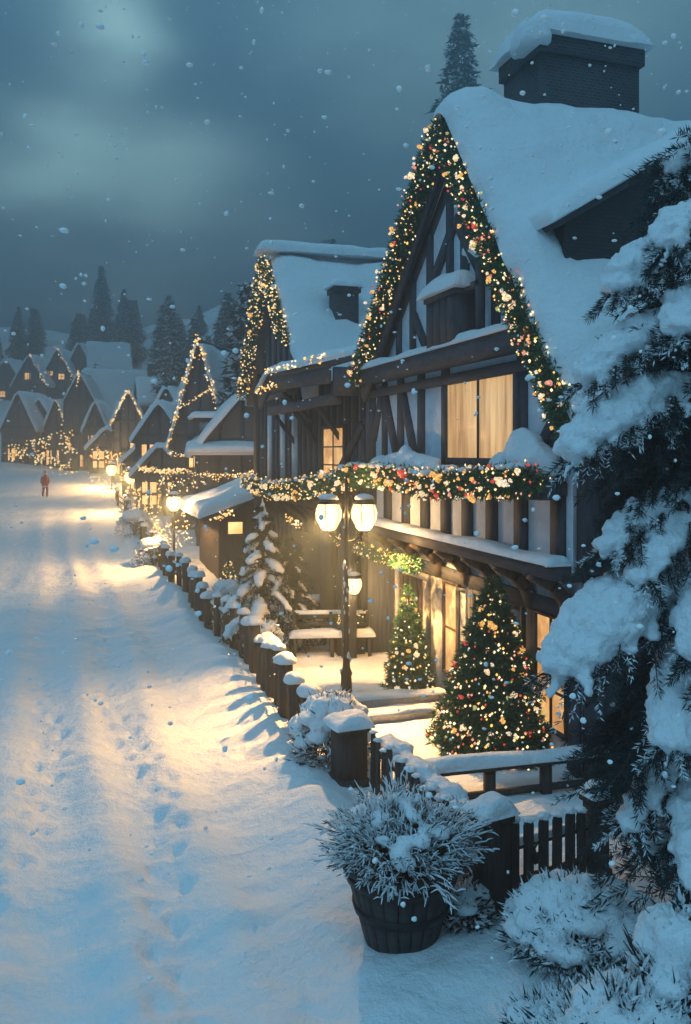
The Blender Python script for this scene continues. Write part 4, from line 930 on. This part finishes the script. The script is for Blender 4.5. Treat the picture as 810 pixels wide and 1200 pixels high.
for i in range(46):
    u = rng.uniform(.45, 1); a = rng.uniform(0, 6.28); s = math.sqrt(1 - u*u); r = rng.uniform(.07, .13); m.ball((.66*s*math.cos(a), .66*s*math.sin(a), .60*u + .02), np.array([r, r, r*.5]), 2)
blobs(m.build('snow_load', SNOW, pl, True), .03, .09, .1, 1)

# ------------------------------------------------------------------ fences, gate, posts
def cap(par, c, r, h, seed):
    m = MB(); m.ball(c, np.array([r, r, h]), 3, .2, seed, 2.6, flat=h*.18); m.build('snow_cap', SNOW, par, True)
def gate_post(label, x, y, w, h, seed, rot=0):
    t = thing('gate_post', label, 'gate post', (x, y, gz(x, y) - .1), rot, 'square gate posts')
    m = MB(); m.box((-w/2, -w/2, 0), (w/2, w/2, h), .006); m.box((-w/2 - .03, -w/2 - .03, h - .12), (w/2 + .03, w/2 + .03, h - .02), .004); m.box((-w/2 - .025, -w/2 - .025, 0), (w/2 + .025, w/2 + .025, .2), .004); m.build('post', FENCE, t)
    m = MB(); snow_quad(m, (-w*.72, -w*.72, h - .02), (w*.72, -w*.72, h - .02), (w*.72, w*.72, h - .02), (-w*.72, w*.72, h - .02), w*.42, .06, .05, seed, rU=w*.5, lump=3.0); m.build('snow_cap', SNOW, t, True); return t
gate_post('stout dark post with a snow cap between street fence and garden gate', 4.33, 8.3, .33, 1.25, 1, .2)
gate_post('stout dark post where the street fence ends at the heaped shrub', 4.0, 12.15, .42, 1.0, 2, .1)
gate_post('slim post on the far side of the garden gate beside the fir', 6.05, 8.85, .22, 1.1, 3, .1)
def pickets(label, name, a, b, n, h, w, cat, seed, heap=0):
    a, b = np.array(a, float), np.array(b, float); d = unit(np.append(b - a, 0)); ang = math.atan2(d[1], d[0]); L = np.linalg.norm(b - a); z0 = gz(*a)
    t = thing(name, label, cat, (a[0], a[1], z0 - .1), ang)
    for i in range(n):
        x = L*(i + .5)/n + rng.normal(0, .012); hh = h*rng.uniform(.94, 1.05); dz = gz(a[0] + d[0]*x, a[1] + d[1]*x) - z0; tl = rng.normal(0, .018); m = MB(); wv = w*rng.uniform(.88, 1.1)
        pr = [(x - wv/2, dz - .2), (x + wv/2, dz - .2), (x + wv/2 + tl, dz + hh - .06), (x + wv*.3 + tl, dz + hh - .01), (x + tl, dz + hh), (x - wv*.34 + tl, dz + hh - .012), (x - wv/2 + tl, dz + hh - .06)]
        m.prism([(p, q) for p, q in pr], -.018, .018, axis=1); o = m.build('picket', FENCE, t); cap(o, (x + tl, 0, dz + hh), wv*.55, .035*rng.uniform(.6, 1.7), i)
    m = MB()
    for zz in (.32, .72):
        dz = gz(*b) - z0; m.bar((0, .05, h*zz), (L, .05, h*zz + dz), .05, .06)
    m.build('rail', FENCE, t)
    m = MB(); dz = gz(*b) - z0; snow_quad(m, (0, .02, h*.72 + .03), (L, .02, h*.72 + .03 + dz), (L, .09, h*.72 + .03 + dz), (0, .09, h*.72 + .03), .05, .15, .02, seed)
    if heap:
        for i in range(heap): q = (i + .5)/heap; r = .2 + .06*math.sin(i*2.1); m.ball((L*q, .26, h*.80 + dz*q), np.array([r*1.2, r*.95, r*.62]), 2, .1, i)
    o = m.build('snow_on_rail', SNOW, t, True)
    if heap:
        blobs(o, .03, .06, .2, 2)
    return t
pickets('dark picket fence heaped with snow beside the potted plant', 'picket_fence', (4.22, 11.85), (4.36, 8.6), 15, .95, .135, 'fence', 4, 12)
g_ = pickets('low picket garden gate with a dark iron latch', 'garden_gate', (4.6, 8.42), (5.95, 8.82), 6, .95, .13, 'gate', 5)
m = MB(); m.tube([(.42, -.05, .56), (.40, -.05, .64), (.45, -.05, .69), (.50, -.05, .64), (.48, -.05, .56)], .014, 6); m.box((.395, -.065, .46), (.505, -.025, .57)); m.build('latch', METAL, g_)

rl = thing('garden_railing', 'low dark railing with snow on top in front of the broad Christmas tree', 'railing', (4.85, 11.15, gz(5.2, 11.1) - .06))
for x in (.05, .95, 1.85, 2.6): m = MB(); m.box((x - .07, -.06 - x*.05, -.3), (x + .07, .06 - x*.05, .475)); m.build('post', FENCE, rl)
for zz, ww, hh in ((.52, .2, .09), (.12, .08, .08)): m = MB(); m.bar((-.1, 0, zz), (2.8, -.14, zz), ww, hh); m.build('rail', FENCE, rl)
m = MB(); snow_quad(m, (-.15, -.14, .56), (2.85, -.3, .56), (2.85, .02, .56), (-.15, .16, .56), .12, .15, .03, 9); m.build('snow_on_rail', SNOW, rl, True)

st = thing('street_fence', 'long fence of snow capped timber posts running along the street', 'fence', (3.8, 13.6, 0))
o = np.array([3.8, 13.6, 0]); prev = None
ys = [13.85, 14.55, 15.2, 15.75, 16.3, 16.95, 17.7, 18.5, 19.3, 20.1, 21.0, 21.9, 22.8, 23.8, 24.8, 25.9, 27.0, 28.2, 29.5, 30.8, 32.2, 33.6, 35.1, 36.7, 38.3, 40, 42, 44, 46, 48.5, 51, 54, 57, 61, 65]
m2 = MB(o); m3 = MB(o)
for i, y in enumerate(ys):
    x = 3.88 + .10*math.sin(y*.7) - .012*max(0, y - 18); z = gz(x, y); w = rng.uniform(.15, .23); h = rng.uniform(.85, 1.1)
    m = MB(o); q = rng.normal(0, .02, 2); m.add([(x + a*w/2 + (q[0] if zz > 0 else 0), y + b*w/2 + (q[1] if zz > 0 else 0), z + zz) for zz in (-.2, h) for a, b in ((-1, -1), (1, -1), (1, 1), (-1, 1))], [[3, 2, 1, 0], [4, 5, 6, 7], [0, 1, 5, 4], [1, 2, 6, 5], [2, 3, 7, 6], [3, 0, 4, 7]])
    p = m.build('post', FENCE, st); m = MB(o); m.ball((x + q[0], y + q[1], z + h + .02), np.array([w*.95, w*.95, w*.75]), 3, .12, i, 2, flat=w*.1); m.build('snow_cap', SNOW, p, True)
    if prev:
        for zz in (.35, .7): m2.bar((prev[0] + .06, prev[1], prev[2] + zz), (x + .06, y, z + zz), .06, .09)
        m3.tube([(prev[0] + .06, prev[1], prev[2] + .76), ((prev[0] + x)/2 + .06, (prev[1] + y)/2, (prev[2] + z)/2 + .77), (x + .06, y, z + .76)], [.05, .065, .05], 7)
    prev = (x, y, z)
m2.build('rails', FENCE, st); m3.build('snow_on_rail', SNOW, st, True)

# ------------------------------------------------------------------ garden pieces by the porch
be = thing('garden_bench', 'dark slatted bench with snow on its seat beside the lamp post', 'bench', (5.15, 20.1, gz(5.6, 20)), -.22)
m = MB()
for i in range(3): m.box((0, .02 + i*.16, .44), (2.0, .15 + i*.16, .48))
m.build('seat', FENCE, be)
m = MB()
for i in range(2): m.box((0, .52, .62 + i*.2), (2.0, .56, .76 + i*.2))
m.build('backrest', FENCE, be)
for x in (.08, 1.0, 1.92):
    m = MB(); m.box((x - .04, .0, -.1), (x + .04, .08, .44)); m.box((x - .04, .46, -.1), (x + .04, .52, 1.0)); m.box((x - .04, .08, .36), (x + .04, .46, .44)); m.build('leg', FENCE, be)
m = MB(); snow_quad(m, (-.05, -.03, .48), (2.05, -.03, .48), (2.05, .5, .48), (-.05, .5, .48), .13, .15, .03, 3); snow_quad(m, (-.03, .5, .96), (2.03, .5, .96), (2.03, .58, .96), (-.03, .58, .96), .09, .15, .02, 4); m.build('seat_snow', SNOW, be, True)
ba = thing('barrel', 'dark wooden barrel standing against the plank wall', 'barrel', (6.35, 22.4, gz(6.3, 22.3)))
m = MB(); m.lathe((0, 0, 0), [(0, 0), (.27, 0), (.34, .25), (.37, .5), (.34, .8), (.28, 1.02), (0, 1.0)], 18); m.build('body', TUB, ba, True)
m = MB()
for z, r in ((.2, .335), (.82, .345)): m.lathe((0, 0, 0), [(r - .01, z - .03), (r + .012, z - .03), (r + .012, z + .03), (r - .01, z + .03)], 18)
m.build('hoops', METAL, ba); cap(ba, (0, 0, 1.02), .3, .16, 2)
bk = thing('flower_box', 'small wooden flower box with a few amber bulbs beside the bench', 'flower box', (6.3, 19.95, gz(6.3, 19.9)))
m = MB(); m.box((0, 0, 0), (.7, .4, .75), .006); m.box((-.04, -.04, .68), (.74, .44, .76)); m.build('box', FENCE, bk)
m = MB(); c = rng.uniform(0, 1, (700, 3))*[.66, .36, .22] + [.02, .02, .74]; m.blades(c, c + rng.normal(0, .06, c.shape) + [0, 0, .03], .02); m.build('greenery', NEEDLE_G, bk)
for p in rng.uniform(0, 1, (26, 3))*[.7, .3, .25] + [0, -.02, .76]: bulb(BULB[pick(W_WARM)], bk, p, .022)
for i, (y, x0, x1, d) in enumerate(((15.7, 5.3, 7.3, .35), (14.6, 4.9, 6.5, .3))):
    s = thing('garden_step', ['upper stone step edge in the lamplit snow by the house door', 'lower stone step edge in the lamplit snow left of the broad tree'][i], 'step', (x0, y, gz(6.0, y)))
    m = MB(); m.box((0, 0, -.2), (x1 - x0, d, .10), .01); m.build('slab', STONE, s)
    m = MB(); snow_quad(m, (.02, .07, .10), (x1 - x0 + .05, .07, .10), (x1 - x0 + .05, d + .25, .05), (-.1, d + .25, .05), .08, .15, .03, i); m.build('step_snow', SNOW, s, True)

# ------------------------------------------------------------------ the person far up the street
def person(x, y):
    t = thing('person', 'person in a red coat and dark trousers walking up the far snowy street', 'person', (x, y, gz(x, y)), .3)
    J = {'pel': (0, 0, .92, .13), 'bel': (0, .01, 1.1, .13), 'che': (0, .02, 1.32, .15), 'nec': (0, .02, 1.5, .055), 'hea': (0, 0, 1.62, .095), 'top': (0, .01, 1.74, .07),
         'lsh': (.19, .02, 1.42, .06), 'lel': (.26, .06, 1.16, .048), 'lwr': (.24, -.06, .95, .038), 'lha': (.24, -.1, .87, .035), 'rsh': (-.19, .02, 1.42, .06), 'rel': (-.27, -.02, 1.17, .048), 'rwr': (-.25, .08, .97, .038), 'rha': (-.25, .1, .88, .035),
         'lhi': (.1, 0, .86, .09), 'lkn': (.11, -.12, .5, .065), 'lan': (.11, -.06, .1, .045), 'lto': (.11, -.2, .04, .04), 'rhi': (-.1, 0, .86, .09), 'rkn': (-.11, .02, .48, .065), 'ran': (-.11, .22, .12, .045), 'rto': (-.11, .1, .04, .04)}
    E = 'pel-bel bel-che che-nec nec-hea hea-top che-lsh lsh-lel lel-lwr lwr-lha che-rsh rsh-rel rel-rwr rwr-rha pel-lhi lhi-lkn lkn-lan lan-lto pel-rhi rhi-rkn rkn-ran ran-rto'.split()
    ks = list(J); me = bpy.data.meshes.new('body'); me.from_pydata([J[k][:3] for k in ks], [tuple(ks.index(q) for q in e.split('-')) for e in E], [])
    me.materials.append(SKIN); b = bpy.data.objects.new('body', me); COL.objects.link(b); b.parent = t
    md = b.modifiers.new('skin', 'SKIN'); md.use_smooth_shade = True
    for i, k in enumerate(ks): v = me.skin_vertices[0].data[i]; v.radius = (J[k][3], J[k][3]); v.use_root = (k == 'pel')
    b.modifiers.new('sub', 'SUBSURF').render_levels = 2
    m = MB(); m.lathe((0, .01, 0), [(.25, .72), (.22, .95), (.18, 1.1), (.2, 1.3), (.19, 1.43), (.08, 1.53), (.06, 1.5)], 16)
    for s in ('l', 'r'): m.tube([J[s + q][:3] for q in ('sh', 'el', 'wr')], [.085, .075, .06], 10)
    m.build('coat', RED, t, True)
    m = MB()
    for s in ('l', 'r'): m.tube([J[s + q][:3] for q in ('hi', 'kn', 'an')], [.115, .085, .065], 10)
    m.build('trousers', RED, t, True)
    m = MB()
    for s in ('l', 'r'): a, e = np.array(J[s + 'an'][:3]), np.array(J[s + 'to'][:3]); m.tube([a + [0, 0, .2], a, (a + e)/2 + [0, 0, -.03], e], [.075, .07, .065, .05], 10)
    m.build('boots', DARKCLOTH, t, True)
    m = MB(); m.lathe((0, .01, 1.66), [(.105, 0), (.12, .03), (.11, .08), (.06, .18), (.0, .24)], 14); m.build('hat', RED, t, True)
    m = MB(); m.lathe((0, .01, 1.64), [(.1, 0), (.135, .02), (.13, .06), (.1, .07)], 14); m.lathe((0, .01, .69), [(.24, 0), (.275, .02), (.27, .07), (.23, .08)], 16); m.build('fur_trim', FURW, t, True)
    m = MB(); m.lathe((0, .03, 1.56), [(.09, 0), (.105, .05), (.1, .1)], 12); m.build('hair', DARKCLOTH, t, True)
    for q in (-.03, .03): m = MB(); m.ball((q, -.088, 1.635), .011, 1); m.build('eye', DARKCLOTH, t)
    m = MB(); m.ball((0, -.1, 1.61), np.array([.012, .02, .022]), 1); m.build('nose', SKIN, t)
    t.scale = (1.05, 1.05, 1.05)
person(-1.67, 68.9)

# ------------------------------------------------------------------ falling snow, air, light, camera
m = MB(); g = np.random.default_rng(11)
for i in range(3600):
    k = 6.5 + 26*g.random()**1.4; q = at(g.uniform(-250, 1060), -150 + 1300*g.random()**1.55, k)
    if q.z < gz(q.x, q.y) + .1: continue
    r = min(.028, .0165*math.exp(g.normal(0, .42))); v, f = ICO[2 if k < 8 else 1]; v = v*(1 + .12*wob(v, i, 1.6))[:, None]; s = np.array([g.uniform(.7, 1.5), g.uniform(.7, 1.5), g.uniform(.6, 1.2)]); m.add(v*r*s + np.array(q), f)
FLAKE = mat('snowflake', (.97, .97, .97), .5, var=.0)
tag(m.build('falling_snow', FLAKE, None, True), 'large white snowflakes drifting down over the village', 'snowflakes', kind='stuff')

HZ = bpy.data.materials.new('haze'); HZ.use_nodes = True; nt = HZ.node_tree; nt.nodes.clear()
o_ = nd(nt, 'ShaderNodeOutputMaterial'); pv = nd(nt, 'ShaderNodeVolumePrincipled', Density=.0098, Anisotropy=.5); pv.inputs['Color'].default_value = (.72, .89, 1, 1)
nt.links.new(pv.outputs[0], o_.inputs['Volume'])
m = MB(); m.box((-113, -15, -2.5), (153, 187, 66)); tag(m.build('haze', HZ), 'cold blue winter haze over the village', 'haze', kind='stuff')

w = bpy.data.worlds.new('World'); sc.world = w; w.use_nodes = True; nt = w.node_tree; bg = nt.nodes['Background']
tc = nd(nt, 'ShaderNodeTexCoord'); sep = nd(nt, 'ShaderNodeSeparateXYZ'); nt.links.new(tc.outputs['Generated'], sep.inputs[0])
rp = nd(nt, 'ShaderNodeValToRGB'); nt.links.new(sep.outputs[2], rp.inputs[0]); cr = rp.color_ramp
cr.elements[0].position = 0; cr.elements[0].color = (.055, .115, .175, 1); cr.elements[1].position = 1; cr.elements[1].color = (.18, .44, .64, 1)
for p_, c in ((.14, (.032, .09, .155)), (.30, (.036, .10, .17)), (.5, (.075, .185, .275))): e = cr.elements.new(p_); e.color = (*c, 1)
mp = nd(nt, 'ShaderNodeMapping'); mp.inputs['Scale'].default_value = (2.2, 2.2, 5.0); nt.links.new(tc.outputs['Generated'], mp.inputs[0])
nz = nd(nt, 'ShaderNodeTexNoise', Scale=1.3, Detail=4.0, Roughness=.5); nt.links.new(mp.outputs[0], nz.inputs['Vector'])
last = None
def cloud(px, py, rx, ry, amt):
    """soft cloud bank in a fixed compass direction"""
    global last
    d = (at(px, py, 1) - Vector((0, 0, 5))).normalized(); e = (at(px + rx, py, 1) - Vector((0, 0, 5))).normalized(); ax = (e - d); lx = ax.length; ax.normalize(); up = ax.cross(d); ly = ry/1000
    def dot(vec, sc_):
        n = nd(nt, 'ShaderNodeVectorMath', operation='DOT_PRODUCT'); nt.links.new(wv.outputs[0], n.inputs[0]); n.inputs[1].default_value = vec
        a = nd(nt, 'ShaderNodeMath', operation='SUBTRACT'); nt.links.new(n.outputs['Value'], a.inputs[0]); a.inputs[1].default_value = d.dot(Vector(vec))
        b = nd(nt, 'ShaderNodeMath', operation='DIVIDE'); nt.links.new(a.outputs[0], b.inputs[0]); b.inputs[1].default_value = sc_
        c = nd(nt, 'ShaderNodeMath', operation='POWER'); nt.links.new(b.outputs[0], c.inputs[0]); c.inputs[1].default_value = 2; return c
    x, y = dot(tuple(ax), lx), dot(tuple(up), ly); s = nd(nt, 'ShaderNodeMath', operation='ADD'); nt.links.new(x.outputs[0], s.inputs[0]); nt.links.new(y.outputs[0], s.inputs[1])
    ng = nd(nt, 'ShaderNodeMath', operation='MULTIPLY'); nt.links.new(s.outputs[0], ng.inputs[0]); ng.inputs[1].default_value = -1
    ex = nd(nt, 'ShaderNodeMath', operation='EXPONENT'); nt.links.new(ng.outputs[0], ex.inputs[0]); am = nd(nt, 'ShaderNodeMath', operation='MULTIPLY'); nt.links.new(ex.outputs[0], am.inputs[0]); am.inputs[1].default_value = amt
    if last is None: last = am
    else: ad = nd(nt, 'ShaderNodeMath', operation='ADD'); nt.links.new(last.outputs[0], ad.inputs[0]); nt.links.new(am.outputs[0], ad.inputs[1]); last = ad
cen = nd(nt, 'ShaderNodeVectorMath', operation='SUBTRACT'); nt.links.new(nz.outputs['Color'], cen.inputs[0]); cen.inputs[1].default_value = (.5, .5, .5)
scl = nd(nt, 'ShaderNodeVectorMath', operation='SCALE'); nt.links.new(cen.outputs[0], scl.inputs[0]); scl.inputs['Scale'].default_value = .16
wv = nd(nt, 'ShaderNodeVectorMath', operation='ADD'); nt.links.new(tc.outputs['Generated'], wv.inputs[0]); nt.links.new(scl.outputs[0], wv.inputs[1])
cloud(105, 35, 62, 48, .9); cloud(60, 165, 90, 42, .55); cloud(185, 200, 90, 45, .75); cloud(40, 215, 70, 45, .6); cloud(320, 262, 60, 40, .14); cloud(620, 60, 200, 90, .18)
wn = nd(nt, 'ShaderNodeMapRange'); nt.links.new(nz.outputs['Fac'], wn.inputs[0]); wn.inputs[1].default_value = .42; wn.inputs[2].default_value = .75; wn.inputs[4].default_value = .22
sm = nd(nt, 'ShaderNodeMath', operation='ADD', use_clamp=True); nt.links.new(last.outputs[0], sm.inputs[0]); nt.links.new(wn.outputs[0], sm.inputs[1])
mx = nd(nt, 'ShaderNodeMix', data_type='RGBA'); nt.links.new(sm.outputs[0], mx.inputs['Factor']); nt.links.new(rp.outputs[0], mx.inputs['A']); mx.inputs['B'].default_value = (.55, .95, .98, 1)
nt.links.new(mx.outputs['Result'], bg.inputs[0]); bg.inputs[1].default_value = 1.38
w.cycles.sampling_method = 'AUTOMATIC'

s = bpy.data.lights.new('moonlight', 'SUN'); s.energy = 1.05; s.angle = R(22); s.color = (.28, .64, .94)
o = bpy.data.objects.new('moonlight', s); COL.objects.link(o)
dv = Vector((.70, .45, -.8)); o.rotation_euler = dv.to_track_quat('-Z', 'Y').to_euler()

cam = bpy.data.cameras.new('camera'); co = bpy.data.objects.new('camera', cam); COL.objects.link(co)
co.location = (0, 0, 5); co.rotation_euler = (R(90), 0, -YAW); cam.sensor_fit = 'HORIZONTAL'; cam.sensor_width = 36; cam.lens = 36*1000/810
cam.shift_y = -70/810; cam.clip_start = .1; cam.clip_end = 1000; sc.camera = co

sc.view_settings.view_transform = 'Standard'; sc.view_settings.look = 'None'; sc.view_settings.exposure = 0; sc.view_settings.gamma = 1
cy = sc.cycles; cy.use_denoising = True; cy.max_bounces = 5; cy.diffuse_bounces = 3; cy.glossy_bounces = 2; cy.transparent_max_bounces = 8; cy.volume_bounces = 0
cy.sample_clamp_indirect = 2.0; cy.sample_clamp_direct = 0; cy.caustics_reflective = False; cy.caustics_refractive = False
try: cy.use_light_tree = True
except Exception: pass
